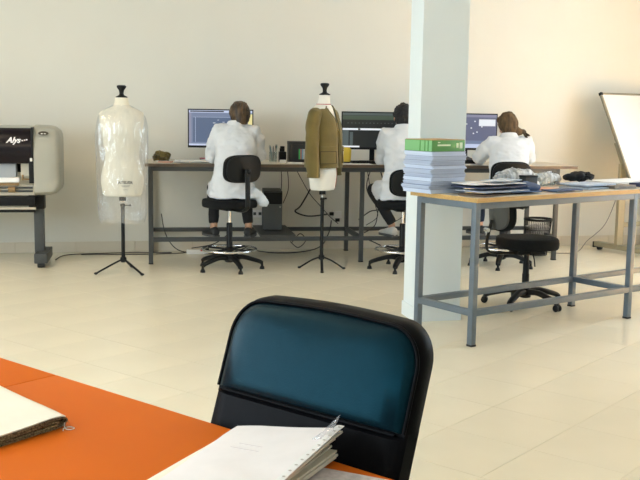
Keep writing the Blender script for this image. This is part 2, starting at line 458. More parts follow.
def drafting_chair(label, loc, rz, seat_z=0.645, base_rz=0.0, backz=0.93, base_rad=0.30):
    t = thing('drafting_chair', label, 'chair', loc, rz, 'drafting chairs at the computer table')
    MB().lathe([(0.03, 0.065), (0.045, 0.075), (0.045, 0.115), (0.036, 0.13), (0.030, 0.16)], n=20).build('base_hub', M_BLACKP, t)
    five_legs(t, base_rad, 0.105, base_rz, M_BLACKP, 'glide')
    MB().lathe([(0.028, 0.13), (0.028, 0.42), (0.022, 0.43)], n=18).build('column_sleeve', M_BLACKP, t)
    MB().lathe([(0.014, 0.42), (0.014, seat_z - 0.07)], n=14).build('gas_lift', M_CHROME, t)
    g = MB(); n = 48
    g.tube([(0.245 * math.cos(2 * PI * i / n), 0.245 * math.sin(2 * PI * i / n), 0.185) for i in range(n)], 0.011, 10, closed=True)
    fr = g.build('foot_ring', M_CHROME, t, 60)
    s = MB().lathe([(0.030, 0.165), (0.046, 0.172), (0.046, 0.198), (0.030, 0.205)], n=20)
    for q in range(4):
        a = q * PI / 2 + 0.4
        s.cyl((0.03 * math.cos(a), 0.03 * math.sin(a), 0.185), (0.242 * math.cos(a), 0.242 * math.sin(a), 0.185), 0.010, n=8)
    s.build('ring_spoke', M_BLACKP, fr)
    MB().box((0, 0, seat_z - 0.085), (0.17, 0.20, 0.03), bev=0.008).build('seat_plate', M_BLACKP, t)
    pad(MB(), 0.47, 0.44, 0.075, 2.9, fn=lambda q: Vector((q.x, q.y, q.z + seat_z - 0.0375))).build('seat', M_FABRIC, t, 60)
    chair_back(t, 0.375, 0.25, backz, -0.235, seat_z - 0.075)
    lv = cr([(0.06, 0.0, seat_z - 0.085), (0.16, 0.03, seat_z - 0.09), (0.21, 0.05, seat_z - 0.10)], 3)
    MB().tube(lv, 0.006, 8).build('height_lever', M_BLACKP, t)
    return t
P1 = Vector((-0.842, 8.70, 0)); P2 = Vector((0.765, 8.86, 0)); P3 = Vector((1.745, 9.14, 0))
drafting_chair('black drafting chair under the person at the leftmost monitor', P1 + Vector((0.015, 0, 0)), R(37), base_rz=R(42))
drafting_chair('black drafting chair half hidden by the white column', P2, R(10), base_rz=R(172), backz=0.82)
drafting_chair('black drafting chair under the person in the brown headscarf', P3, R(4), base_rz=R(-110), backz=0.89)

# swivel chair behind the steel table
t = thing('office_chair', 'empty black swivel chair with castors behind the blue grey table', 'chair', (1.575, 7.24, 0), R(-78))
MB().lathe([(0.03, 0.06), (0.045, 0.065), (0.045, 0.115), (0.036, 0.13), (0.030, 0.16)], n=20).build('base_hub', M_BLACKP, t)
five_legs(t, 0.305, 0.105, R(78 + 21), M_BLACKP, 'castor')
MB().lathe([(0.027, 0.13), (0.027, 0.24), (0.024, 0.25), (0.024, 0.33), (0.020, 0.34), (0.020, 0.40)], n=18).build('gas_lift', M_BLACKP, t)
MB().box((0, 0, 0.415), (0.17, 0.22, 0.03), bev=0.008).build('seat_plate', M_BLACKP, t)
pad(MB(), 0.46, 0.45, 0.085, 2.6, fn=lambda q: Vector((q.x, q.y, q.z + 0.485))).build('seat', M_FABRIC, t, 60)
M_GREYSHELL = mat('grey_plastic_shell', (0.10, 0.11, 0.11), 0.45, var=0.1)
def fn(q): return Vector((q.x, -0.245 + q.z + q.x ** 2 * 1.1 - q.y * 0.08, 0.735 + q.y))
b = pad(MB(), 0.40, 0.32, 0.05, 3.0, fn=fn).build('backrest', M_FABRIC, t, 60)
def fn2(q): return Vector((q.x, -0.275 + q.z + q.x ** 2 * 1.1 - q.y * 0.08, 0.735 + q.y))
pad(MB(), 0.37, 0.29, 0.02, 3.0, fn=fn2).build('back_shell', M_GREYSHELL, b, 60)
sp = cr([(0, 0.03, 0.41), (0, -0.24, 0.405), (0, -0.315, 0.43), (0, -0.325, 0.50), (0, -0.292, 0.66)], 5)
MB().tube(sp, [(0.009, 0.025)] * len(sp), 10).build('back_spine', M_BLACKP, t, 60)
MB().cyl((-0.03, -0.33, 0.585), (0.03, -0.33, 0.585), 0.016, n=12).build('adjuster_knob', M_CHROME, t)
MB().tube(cr([(0.06, 0, 0.42), (0.17, -0.02, 0.40), (0.20, -0.02, 0.33)], 4), 0.005, 8).build('height_lever', M_BLACKP, t)

# ------------------------------------------------------------------ foreground: orange table and chair
M_ORANGE = mat('orange_laminate', (0.68, 0.145, 0.010), 0.55, var=0.04, vscale=3, bump=0.02, bscale=200, spec=0.08)
M_ORANGE2 = mat('orange_edge', (0.55, 0.12, 0.02), 0.5, var=0.05)
OT_A = R(-39.5); OTZ = 0.75
OT_O = Vector((-0.690, 2.462, 0))          # where the joint of the two tables meets the far edge
OT_X = Vector((math.cos(OT_A), math.sin(OT_A), 0)); OT_Y = Vector((-math.sin(OT_A), math.cos(OT_A), 0))
def ot(x, y, z=OTZ): return OT_O + OT_X * x + OT_Y * y + Vector((0, 0, z))
def orange_table(x0, x1, label):
    t = thing('orange_table', label, 'table', ot((x0 + x1) / 2, -0.40, 0), OT_A, 'orange meeting tables pushed together')
    w = x1 - x0 - 0.003
    tp = MB().box((0, 0, OTZ - 0.0125), (w, 0.80, 0.025), bev=0.003, seg=2).build('table_top', M_ORANGE, t)
    MB().box((0, 0.401, OTZ - 0.0125), (w - 0.008, 0.002, 0.021)).box((0, -0.401, OTZ - 0.0125), (w - 0.008, 0.002, 0.021)).build('edge_band', M_ORANGE2, tp)
    for sx in (-1, 1):
        for sy in (-1, 1):
            l = MB().box((sx * (w / 2 - 0.06), sy * 0.34, 0.367), (0.05, 0.05, 0.711), bev=0.005).build('leg', M_STEEL, t)
            MB().box((sx * (w / 2 - 0.06), sy * 0.34, 0.006), (0.054, 0.054, 0.012), bev=0.002).build('foot_cap', M_RUBBER, l)
    MB().box((0, 0.34, 0.70), (w - 0.17, 0.03, 0.045), bev=0.003).box((0, -0.34, 0.70), (w - 0.17, 0.03, 0.045), bev=0.003).build('apron_rail', M_STEEL, t)
    return t
orange_table(0, 1.60, 'orange table top with the white paper pile on it')
orange_table(-1.60, 0, 'orange table top at the left edge beyond the joint')

M_LEATHER_SKY = mat('black_leatherette_sky_tint', (0.003, 0.010, 0.015), 0.36, var=0.2, vscale=30, bump=0.12, bscale=350, spec=0.16, stint=(0.06, 0.70, 1.0))  # teal specular tint and base paint in the blue sky reflection
M_LEATHER2 = mat('black_leatherette_side', (0.005, 0.005, 0.006), 0.45, var=0.2, vscale=30, bump=0.12, bscale=350, spec=0.04)
# front of chair is local +y, pointing to the table and the camera
fc = thing('leather_chair', 'black leatherette chair tucked in at the orange table', 'chair', (0, 0, 0), 0)
CW = 0.532
ex, ey = OT_X.copy(), -OT_Y.copy()           # width axis / front axis in plan
cc = Vector((-0.028, 2.010, -0.012))              # middle of the backrest front at the seam
place(fc, cc, math.atan2(-ey.x, ey.y))
def back_outline(w, h0, h1, rtop, n=10):
    """outline in (x,z): straight sides, rounded top corners"""
    pts = [(-w / 2, h0)]
    for i in range(n + 1):
        a = PI - (PI / 2) * i / n; pts.append((-w / 2 + rtop + rtop * math.cos(a), h1 - rtop + rtop * math.sin(a)))
    for i in range(7): pts.append((-w / 2 + rtop + (w - 2 * rtop) * (i + 1) / 8, h1 + 0.006 * math.sin(PI * (i + 1) / 8)))
    for i in range(n + 1):
        a = PI / 2 - (PI / 2) * i / n; pts.append((w / 2 - rtop + rtop * math.cos(a), h1 - rtop + rtop * math.sin(a)))
    pts.append((w / 2, h0))
    return pts
LEAN = math.tan(R(19))
def bk(x, y, z):       # y forward, reclined about the seam height .82
    return Vector((x, y - (z - 0.82) * LEAN + 0.35 * x * x * 0, z))
def slab(mb, outl, prof, zc):
    rings = []
    for ins, y in prof:
        rg = []
        for x, z in outl:
            L_ = max(1e-6, math.hypot(x, z - zc)); s = 1 - ins / L_
            rg.append(bk(x * s, y, zc + (z - zc) * s))
        rings.append(rg)
    mb.loft(rings, True); return mb
o_up = back_outline(CW, 0.812, 1.032, 0.085)
slab(MB(), o_up, [(0.030, -0.060), (0.010, -0.056), (0.0, -0.045), (0.0, -0.012), (0.004, 0.000)], 0.90).build('back_body', M_LEATHER2, fc, 50)
slab(MB(), back_outline(CW - 0.018, 0.826, 1.022, 0.080), [(0.0, -0.010), (0.0, 0.002), (0.006, 0.010), (0.022, 0.017), (0.06, 0.021), (0.09, 0.022)], 0.915).build('back_cushion', M_LEATHER_SKY, fc, 50)
pp = [bk(x, 0.004, z) for x, z in back_outline(CW - 0.010, 0.826, 1.026, 0.083)]
MB().tube(pp, 0.004, 8).build('piping', M_LEATHER2, fc, 60)
o_lo = [(-CW / 2, 0.50), (-CW / 2, 0.818), (CW / 2, 0.818), (CW / 2, 0.50)]
lo = MB()
rings = []
for ins, y in [(0.012, -0.058), (0.0, -0.046), (0.0, -0.006), (0.012, 0.008), (0.05, 0.014)]:
    rings.append([bk(-CW / 2 + ins, y, 0.50), bk(-CW / 2 + ins, y, 0.824 - min(ins, 0.01)), bk(CW / 2 - ins, y, 0.824 - min(ins, 0.01)), bk(CW / 2 - ins, y, 0.50)])
lo.loft(rings, True); lo.build('lumbar_panel', M_LEATHER2, fc, 40)
MB().tube([bk(-CW / 2 + 0.022, 0.011, 0.823), bk(CW / 2 - 0.022, 0.011, 0.823)], 0.0035, 8).build('seam', M_LEATHER2, fc)
pad(MB(), 0.50, 0.48, 0.09, 3.4, fn=lambda q: Vector((q.x, q.y + 0.30, q.z + 0.445))).build('seat', M_LEATHER_SKY, fc, 60)
for sx in (-1, 1):
    MB().tube(cr([(sx * 0.235, 0.50, 0.0), (sx * 0.235, 0.48, 0.38), (sx * 0.235, 0.42, 0.405), (sx * 0.235, 0.08, 0.405)], 5), 0.0125, 10).build('leg', M_BLACKP, fc, 60)
    MB().tube([(sx * 0.235, 0.0, 0.0), (sx * 0.235, 0.05, 0.40), (sx * 0.225, 0.02, 0.62)], 0.0125, 10).build('leg', M_BLACKP, fc, 60)
MB().cyl((-0.235, 0.25, 0.395), (0.235, 0.25, 0.395), 0.012).build('stretcher', M_BLACKP, fc)

# paper pile in punched plastic sleeves
M_SLEEVE = plastic_film('punched_sleeve_film', (0.97, 0.96, 0.97), 0.10, 0.22)
M_PINKPAPER = mat('printed_paper', (0.90, 0.85, 0.85), 0.6, var=0.05, vscale=14)
M_PAPEREDGE = mat('paper_edge', (0.93, 0.87, 0.74), 0.8, var=0.06, vscale=30, stretch=(1, 1, 60))
pp = thing('paper_pile', 'pile of printed white papers in punched clear sleeves on the orange table', 'papers', (-0.178, 1.972, OTZ), R(-24))
random.seed(3)
# local: far-left corner at origin, x to the right along the short side, -y to the camera
zz = 0.0005
PW, PL = 0.232, 0.345
for i in range(11):
    th = 0.0046
    a = random.uniform(-0.02, 0.02) + (0.010 * (i - 5)); dx = random.uniform(-0.003, 0.006) + 0.012 * math.sin(i * 0.9)
    g = MB(); nx, ny = 8, 10
    M_ = Matrix.Translation((dx, random.uniform(-0.004, 0.004), 0)) @ Matrix.Rotation(a, 4, 'Z')
    # sagging sheet bundle: left side compressed, right side puffed up
    def P(u, v, top):
        lift = zz * (0.55 + 0.45 * u) + 0.004 * noise.noise(Vector((u * 2.3, v * 2.9, 0.3 * i))) * (i / 10)
        return M_ @ Vector((u * PW, -v * PL, lift + (th * (0.55 + 0.45 * u) if top else 0.0002) + 0.0003 * i))
    vs = []; fs = []
    for top in (0, 1):
        for ix in range(nx + 1):
            for iy in range(ny + 1): vs.append(P(ix / nx, iy / ny, top))
    K = (nx + 1) * (ny + 1); W_ = ny + 1
    for ix in range(nx):
        for iy in range(ny):
            q = [ix * W_ + iy, ix * W_ + iy + 1, (ix + 1) * W_ + iy + 1, (ix + 1) * W_ + iy]
            fs.append(q); fs.append([k_ + K for k_ in q])
    for ix in range(nx):
        for iy in (0, ny): fs.append([ix * W_ + iy, (ix + 1) * W_ + iy, (ix + 1) * W_ + iy + K, ix * W_ + iy + K])
    for iy in range(ny):
        for ix in (0, nx): fs.append([ix * W_ + iy, ix * W_ + iy + 1, ix * W_ + iy + 1 + K, ix * W_ + iy + K])
    g.add(vs, fs)
    g.build('sheet_bundle', M_PINKPAPER if i == 10 else M_PAPEREDGE, pp, 50)
    zz += th + 0.0008
topz = zz + 0.006
# punched strip along the right edge of the topmost sleeve: strip with slots
rows = [[P(u_, v_ / 20, True) + Vector((0, 0, dz_)) for u_, dz_ in ((0.965, 0.0004), (1.0, 0.0005), (1.035, -0.0008), (1.035, -0.0016), (1.0, -0.0004), (0.965, 0.0))] for v_ in range(21)]
MB().loft(rows, True).build('punched_strip', M_PAPER, pp, 50)
M_HOLE = mat('punch_hole_shadow', (0.50, 0.46, 0.42), 0.9, var=0.05)
for q_ in range(12):
    c_ = P(1.005, 0.04 + q_ * 0.083, True) + Vector((0, 0, 0.0008))
    MB().lathe([(0.0030, 0.0), (0.0030, 0.0004)], c_, 10).build('punch_hole', M_HOLE, pp)
g = MB(); g.loft([[Vector((PW - 0.012 + 0.030 * s, -0.03 - 0.05 * s2 + 0.02 * s, zz + 0.004 + 0.034 * s * (1 - s2)))for s in (0, 0.5, 1)] for s2 in (0, 0.5, 1.0)], False, False)
cf = g.build('curled_corner', M_SLEEVE, pp, 60); md = cf.modifiers.new('thickness', 'SOLIDIFY'); md.thickness = 0.0006
M_PRINT = mat('faint_grey_print', (0.74, 0.68, 0.69), 0.8, var=0.05)
g = MB()
for a_, b_, w_ in ((0.12, 0.165, 0.05), (0.12, 0.19, 0.06)):
    g.box((a_ + 0.01, -b_, zz + 0.0052), (w_, 0.0022, 0.0006))
g.build('print_line', M_PRINT, pp)
# loose sheet under the pile, right side
o = MB().box((0, 0, 0.0006), (0.21, 0.15, 0.0012)).build('loose_sheet', mat('loose_sheet_paper', (0.80, 0.72, 0.72), 0.8, var=0.25, vscale=60), None)
tag(place(o, (0.012, 1.742, OTZ), R(-25)), 'loose printed sheet peeking out under the paper pile', 'paper')

# folded fabric with cream face
M_CREAM = mat('cream_cloth', (0.90, 0.85, 0.72), 0.9, var=0.05, vscale=12, bump=0.2, bscale=600)
M_BROWNC = mat('brown_woven_edge', (0.075, 0.05, 0.025), 0.95, var=0.0, vscale=220, col2=(0.42, 0.33, 0.18), bump=0.5, bscale=400)
fb = thing('folded_fabric', 'folded cream fabric with dark frayed edge on the orange table', 'fabric', (-0.549, 2.052, OTZ), R(0))
ed = Vector((-0.60, -0.80, 0)).normalized(); pd = Vector((-0.70, 0.714, 0)).normalized()
def strip(u_pts, thick, wid, off):
    """profile in (along ed, z) swept along pd"""
    P_ = cr(u_pts, 5); n = len(P_); up = []; dn = []
    for i, (a, z) in enumerate(P_):
        a0, z0 = P_[max(i - 1, 0)]; a1, z1 = P_[min(i + 1, n - 1)]
        d_ = Vector((a1 - a0, z1 - z0)).normalized(); nn = Vector((-d_.y, d_.x)) * thick / 2
        up.append((a + nn.x, z + nn.y)); dn.append((a - nn.x, z - nn.y))
    pr = up + dn[::-1]
    K = 12
    return [[ed * a + pd * (off + wid * k_ / K + (0.002 * math.sin(a * 190 + k_ * 9) if k_ == 0 else 0)) + Vector((0, 0, z + 0.0008 * math.sin(k_ * 1.1 + a * 20))) for a, z in pr] for k_ in range(K + 1)]
Lf = 0.42
lay = [[(Lf, 0.0035), (0.2, 0.0035), (0.03, 0.004), (0.008, 0.010), (0.004, 0.016), (0.012, 0.0215), (0.04, 0.0225), (0.2, 0.0185), (Lf, 0.018)],
       [(Lf, 0.0085), (0.2, 0.0085), (0.045, 0.009), (0.030, 0.0125), (0.045, 0.0165), (0.2, 0.0135), (Lf, 0.0135)]]
for i, l in enumerate(lay):
    g = MB(); g.loft(strip(l, 0.0036, 0.62, 0.0), True); g.build('fabric_layer', M_BROWNC, fb, 60)
g = MB(); g.loft(strip([(Lf, 0.0222), (0.2, 0.0227), (0.045, 0.0267), (0.018, 0.0262), (0.006, 0.0225)], 0.0026, 0.62, 0.002), True); g.build('cream_face', M_CREAM, fb, 60)
g = MB()
random.seed(5)
for i in range(60):
    a = 0.005 + i * 0.0068; z = random.choice((0.0045, 0.009, 0.0135, 0.019)) 
    p0 = ed * a + Vector((0, 0, z)); g.tube([p0, p0 - pd * random.uniform(0.003, 0.007) + Vector((random.uniform(-.003, .003), 0, -0.002))], 0.0007, 4)
g.build('fringe', M_BROWNC, fb)
th = cr([(-0.008, -0.006, 0.010), (-0.004, -0.018, 0.0015), (0.010, -0.026, 0.0012), (0.016, -0.016, 0.0012), (0.004, -0.008, 0.0012), (-0.006, -0.018, 0.0014), (-0.004, -0.034, 0.0012)], 6)
MB().tube(th, 0.0011, 6).build('thread', mat('white_thread', (0.85, 0.75, 0.66), 0.9, var=0.05), fb)

# ------------------------------------------------------------------ plotter
M_CAPG = mat('plotter_grey_plastic', (0.40, 0.39, 0.33), 0.45, var=0.04, vscale=4)
M_SMOKE = mat('smoked_cover', (0.006, 0.003, 0.006), 0.22, var=0.1, spec=0.22)
M_CREAMP = mat('cream_painted_metal', (0.70, 0.63, 0.50), 0.45, var=0.03)
M_BROWNR = mat('brown_roller', (0.28, 0.17, 0.07), 0.6, var=0.15, vscale=30)
M_ROLLP = mat('grey_media', (0.42, 0.44, 0.47), 0.7, var=0.03)
PLX = Vector((-2.575, 8.62, 0)); 
pl = thing('plotter', 'large grey and black pattern plotter on a floor stand by the left edge', 'plotter', PLX, R(10))
# local: x right, y to the wall; origin where cover meets the end cap, at the front plane on the floor
LENP = 1.9
cap = MB(); rings = []
for x, ins in ((0.0, 0.0), (0.05, 0.0), (0.13, 0.004), (0.18, 0.016), (0.212, 0.045), (0.226, 0.09), (0.230, 0.13)):
    out = []
    pts = [(0.0 + ins * 0.6, 0.665 + ins), (-0.012 + ins * 0.5, 0.80 + ins * 0.4), (-0.012 + ins * 0.5, 1.05), (0.03 + ins * 0.6, 1.22 - ins * 0.6), (0.10 + ins * 0.2, 1.277 - ins), (0.36 - ins * 0.2, 1.277 - ins), (0.44 - ins * 0.6, 1.20 - ins * 0.6), (0.44 - ins * 0.6, 0.72 + ins * 0.5), (0.40 - ins * 0.6, 0.655 + ins)]
    for y, z in cr(pts, 4, True): out.append(Vector((x, y, z)))
    rings.append(out)
cap.loft(rings, True); cap = cap.build('end_cap', M_CAPG, pl, 50)
bd = MB(); 
rr = []
for j in range(24):
    a = 2 * PI * j / 24
    rr.append(Vector((0.088 + 0.045 * math.cos(a), -0.0125, 1.213 + 0.018 * math.sin(a))))
bd.loft([[p + Vector((0, 0.012 + max(0, p.z - 1.15) * 0.25, 0)) for p in rr], [p + Vector((0, max(0, p.z - 1.15) * 0.25, 0)) for p in rr]], True)
bd.build('badge', mat('badge_bronze', (0.06, 0.05, 0.035), 0.35, metal=0.4, var=0.1), cap)
g = MB().box((0.074, 0.001, 1.209), (0.016, 0.004, 0.008)).box((0.10, 0.001, 1.209), (0.018, 0.004, 0.006)); g.build('badge_mark', M_WHITEP, cap)
# smoked front cover
cv = MB(); pr = cr([(0.0, 0.945), (-0.012, 1.00), (-0.012, 1.10), (0.03, 1.21), (0.10, 1.262)], 5)
rings = [[Vector((x, y, z)) for y, z in pr] + [Vector((x, y + 0.012, z - 0.004)) for y, z in pr[::-1]] for x in (-LENP, -0.001)]
cv.loft(rings, True); cv.build('cover', M_SMOKE, pl, 50)
MB().box((-LENP / 2, 0.24, 1.262), (LENP, 0.30, 0.022), bev=0.004).build('top_lid', M_CAPG, pl)
MB().box((-0.010, 0.06, 1.10), (0.018, 0.16, 0.33), bev=0.003).box((-0.022, 0.06, 0.86), (0.044, 0.13, 0.19), bev=0.003).build('side_bracket', M_BLACKP, pl)
MB().box((-LENP / 2, 0.40, 1.05), (LENP, 0.05, 0.42), bev=0.004).build('rear_beam', M_BLACKP, pl)
MB().box((-LENP / 2, 0.22, 0.955), (LENP - 0.04, 0.30, 0.03), bev=0.004).build('carriage_beam', M_BLACKP, pl)
def cov_y(z):
    for (y0, z0), (y1, z1) in zip(pr[:-1], pr[1:]):
        if z0 <= z <= z1: return y0 + (y1 - y0) * (z - z0) / (z1 - z0)
    return 0.1
me = text_mesh('Alys', 0.068, 0.35, 0.0008, 0.0022)
for v in me.vertices: v.co = Vector((-0.172 + v.co.x, cov_y(1.128 + v.co.y) - 0.0015 - v.co.z, 1.128 + v.co.y))
lg = link('logo', me, mat('logo_white', (0.85, 0.83, 0.84), 0.5, var=0.01), pl, None); lg['label'] = 'white italic logo lettering'
g = MB()
for i, x in enumerate((-0.150, -0.130, -0.112)): g.box((x + 0.055, cov_y(1.146 + 0.004 * i), 1.146 + 0.004 * i), (0.013, 0.006, 0.011), bev=0.002)
g.build('logo_mark', MATS['logo_white'], pl)
MB().box((-0.020, -0.024, 0.978), (0.020, 0.012, 0.030), bev=0.003).build('latch', M_WHITEP, pl)
MB().box((-0.16 - (LENP - 0.16) / 2 + 0.0, 0.11, 0.875), (LENP - 0.16, 0.10, 0.13), bev=0.03).build('media_roll', M_ROLLP, pl)
MB().box((-0.135 - (LENP - 0.135) / 2, 0.05, 0.79), (LENP - 0.135, 0.012, 0.045), rot=ROTX(-0.3)).build('media_sheet', M_PAPER, pl)
MB().box((-0.14 - (LENP - 0.14) / 2, 0.05, 0.752), (LENP - 0.14, 0.03, 0.022), bev=0.003).build('platen', M_BROWNR, pl)
g = MB().box((-0.075, 0.10, 0.89), (0.10, 0.01, 0.14)); g.build('side_plate', M_CREAMP, pl)
MB().box((-0.10, 0.02, 0.815), (0.014, 0.03, 0.05), bev=0.003).box((-0.07, 0.02, 0.80), (0.07, 0.02, 0.014), bev=0.002).build('media_clip', M_BROWNR, pl)
MB().box((-LENP / 2, 0.08, 0.70), (LENP, 0.03, 0.095), bev=0.003).build('front_tray', M_CREAMP, pl)
for zz_ in (0.722, 0.690): MB().cyl((-LENP, 0.05, zz_), (-0.02, 0.05, zz_), 0.009, n=10).build('guide_bar', M_STEEL2, pl)
for x in (-0.20, -0.36, -0.75, -1.2): MB().cyl((x - 0.03, 0.042, 0.706), (x + 0.03, 0.042, 0.706), 0.028, n=16).build('pinch_roller', M_BROWNR if x != -0.36 else M_BLACKP, pl)
MB().box((-LENP / 2, 0.09, 0.600), (LENP, 0.12, 0.085), bev=0.01).build('lower_beam', M_BLACKP, pl)
MB().box((-LENP / 2, 0.075, 0.533), (LENP, 0.03, 0.020), bev=0.003).build('cream_rail', M_CREAMP, pl)
MB().box((-LENP / 2, 0.075, 0.508), (LENP, 0.03, 0.024), bev=0.003).build('dark_rail', M_BLACKP, pl)
for x in (0.045, -1.75):
    l = MB().box((x - 0.03, 0.20, 0.36), (0.085, 0.10, 0.60), bev=0.006).build('leg', M_STEEL2, pl)
    MB().box((x - 0.045, 0.20, 0.60), (0.14, 0.13, 0.16), bev=0.006).build('leg_bracket', M_BLACKP, l)
    ft = MB().box((x, 0.20, 0.085), (0.115, 0.50, 0.09), bev=0.012).build('foot', M_STEEL2, pl)
    for y in (-0.01, 0.41): MB().cyl((x - 0.03, y, 0.028), (x + 0.03, y, 0.028), 0.028, n=16).build('castor', M_RUBBER, ft)

# ------------------------------------------------------------------ dress forms
M_FORM = mat('cream_form_cloth', (0.78, 0.73, 0.60), 0.9, var=0.03, vscale=10, bump=0.15, bscale=500)
M_FORM2 = mat('pale_form_cloth', (0.82, 0.79, 0.71), 0.9, var=0.03, vscale=10, bump=0.15, bscale=500)
TORSO = [(0.683, .138, .100, .0), (0.700, .150, .108, .0), (0.76, .160, .115, .0), (0.83, .166, .120, .0), (0.93, .150, .108, .0), (1.02, .130, .095, .0), (1.12, .140, .104, .006), (1.22, .154, .120, .014),
         (1.31, .166, .112, .010), (1.37, .172, .096, .002), (1.408, .166, .080, -.004), (1.435, .125, .070, -.006), (1.452, .082, .063, -.004), (1.470, .062, .058, .0), (1.50, .054, .054, .004), (1.538, .052, .052, .006)]
TR = cr(TORSO, 4)
def torso_at(z):
    for a, b in zip(TR[:-1], TR[1:]):
        if a[0] <= z <= b[0]:
            t_ = (z - a[0]) / (b[0] - a[0] + 1e-9); return [p + (q - p) * t_ for p, q in zip(a[1:], b[1:])]
    return TR[-1][1:]
def dress_form(label, loc, rz, dz, m, legs, sx=1.0, lr=0.25):
    t = thing('dress_form', label, 'mannequin', loc, rz)
    to = MB(); to.loft([ring(0, cy, z + dz, rx * sx, ry * sx, 36, 2.3) for z, rx, ry, cy in TR], True).build('torso', m, t, 60)
    g = MB().lathe([(0.050, 1.537), (0.052, 1.545), (0.022, 1.56), (0.018, 1.575), (0.022, 1.60), (0.040, 1.625), (0.041, 1.638), (0.030, 1.645)], (0, 0.006, dz), 20); g.build('neck_knob', M_BLACKP, t)
    MB().lathe([(0.030, 0.640 + dz), (0.030, 0.685 + dz)], n=16).build('socket', M_BLACKP, t)
    MB().lathe([(0.011, 0.55 + dz), (0.011, 0.66 + dz)], n=12).build('inner_pole', M_CHROME, t)
    MB().lathe([(0.0165, 0.10), (0.0165, 0.585 + dz), (0.021, 0.587 + dz), (0.021, 0.61 + dz), (0.012, 0.613 + dz)], n=14).build('pole', M_BLACKP, t)
    g = MB().cyl((-0.06, 0.0, 0.598 + dz), (-0.015, 0, 0.598 + dz), 0.004, n=8); g.box((-0.065, 0, 0.598 + dz), (0.012, 0.022, 0.016), bev=0.004); g.build('clamp_screw', M_BLACKP, t)
    MB().lathe([(0.018, 0.09), (0.028, 0.10), (0.028, 0.13), (0.018, 0.14)], n=14).build('collar', M_BLACKP, t)
    for a in legs:
        d = Vector((math.cos(a), math.sin(a), 0))
        l = MB().tube(cr([tuple(d * 0.015 + Vector((0, 0, 0.115))), tuple(d * 0.09 + Vector((0, 0, 0.085))), tuple(d * lr + Vector((0, 0, 0.014)))], 4), [(0.008, 0.013)] * 9, 8).build('leg', M_BLACKP, t, 60)
        MB().ell(d * (lr + 0.008) + Vector((0, 0, 0.011)), 0.018, 0.018, 0.011, 10, 6).build('foot_cap', M_RUBBER, l)
    return t
F1 = Vector((-1.745, 8.44, 0)); FA = R(194)
d1 = dress_form('cream dress form standing inside a clear plastic bag', F1, FA, 0.0, M_FORM, [a - FA for a in (R(215), R(-40), R(85))], 1.12)
M_INK = mat('dark_ink', (0.05, 0.045, 0.04), 0.8, var=0.05)
for body, sz, z0 in (('ATELIER', 0.030, 0.800), ('· DRESS FORM ·', 0.0, 0.0)):
    if sz == 0: continue
    me = text_mesh(body, sz, 0, 0.0005, 0.0010)
    for v in me.vertices:
        x_ = -(v.co.x * 1.15) - 0.055 * -1 * 0 ; x_ -= 0.02
        z_ = z0 + v.co.y - 0.35 * v.co.x ** 2 * 4
        rx, ry, cy = torso_at(z_)
        rx *= 1.12; ry *= 1.12; y_ = cy + ry * (1 - min(0.99, abs(x_ / rx)) ** 2.3) ** (1 / 2.3) + 0.0012 + v.co.z
        v.co = Vector((x_, y_, z_))
    link('lettering', me, M_INK, d1, None)
g = MB()
for z0, w_ in ((0.780, 0.075), (0.772, 0.06), (0.745, 0.036)):
    n_ = 8; pts = []
    for i in range(n_ + 1):
        x_ = -0.02 + (i / n_ - 0.5) * w_; rx, ry, cy = torso_at(z0); rx *= 1.12; ry *= 1.12
        pts.append((x_, cy + ry * (1 - abs(x_ / rx) ** 2.3) ** (1 / 2.3) + 0.0008, z0))
    g.tube(pts, 0.0013, 5)
g.build('print_line', M_INK, d1)
# the bag: crumpled film around the torso, open below
M_BAG = plastic_film('clear_bag_film', (0.97, 0.975, 0.985), 0.10, 0.085)
bag = MB(); rings = []
bp = cr([(0.455, .19, .13), (0.52, .205, .14), (0.62, .215, .145), (0.75, .218, .15), (0.95, .222, .15), (1.10, .225, .152), (1.25, .222, .15), (1.36, .205, .135), (1.42, .165, .10), (1.455, .105, .075), (1.475, .072, .070)], 5)
for z, rx, ry in bp:
    rg = []
    n_ = 84
    for j in range(n_):
        a = 2 * PI * j / n_; c, s = math.cos(a), math.sin(a)
        fold = 1 + 0.055 * noise.noise(Vector((c * 2.6, s * 2.6, z * 1.7))) + 0.05 * noise.noise(Vector((c * 6, s * 6, z * 5 + 4))) + 0.022 * noise.noise(Vector((c * 13, s * 13, z * 12)))
        hem = 0.03 * noise.noise(Vector((c * 2, s * 2, 9))) if z < 0.6 else 0
        rg.append(Vector((rx * math.copysign(abs(c) ** 0.8, c) * fold, ry * math.copysign(abs(s) ** 0.8, s) * fold, z + hem)))
    rings.append([Vector((p.x, p.y * 1.1, p.z)) for p in rg])
bag.loft(rings, False)
bo = bag.build('garment_bag', M_BAG, None, 180); place(bo, F1 + Vector((0, 0, 0)), R(10))
tag(bo, 'clear crumpled plastic bag draped over the cream dress form', 'plastic bag')

F2 = Vector((0.016, 8.76, 0)); FB = R(243)     # faces right and towards the camera
d2 = dress_form('pale dress form wearing an olive jacket', F2, FB, 0.055, M_FORM2, [a - FB for a in (R(168), R(8), R(-88))], 0.93, 0.20)
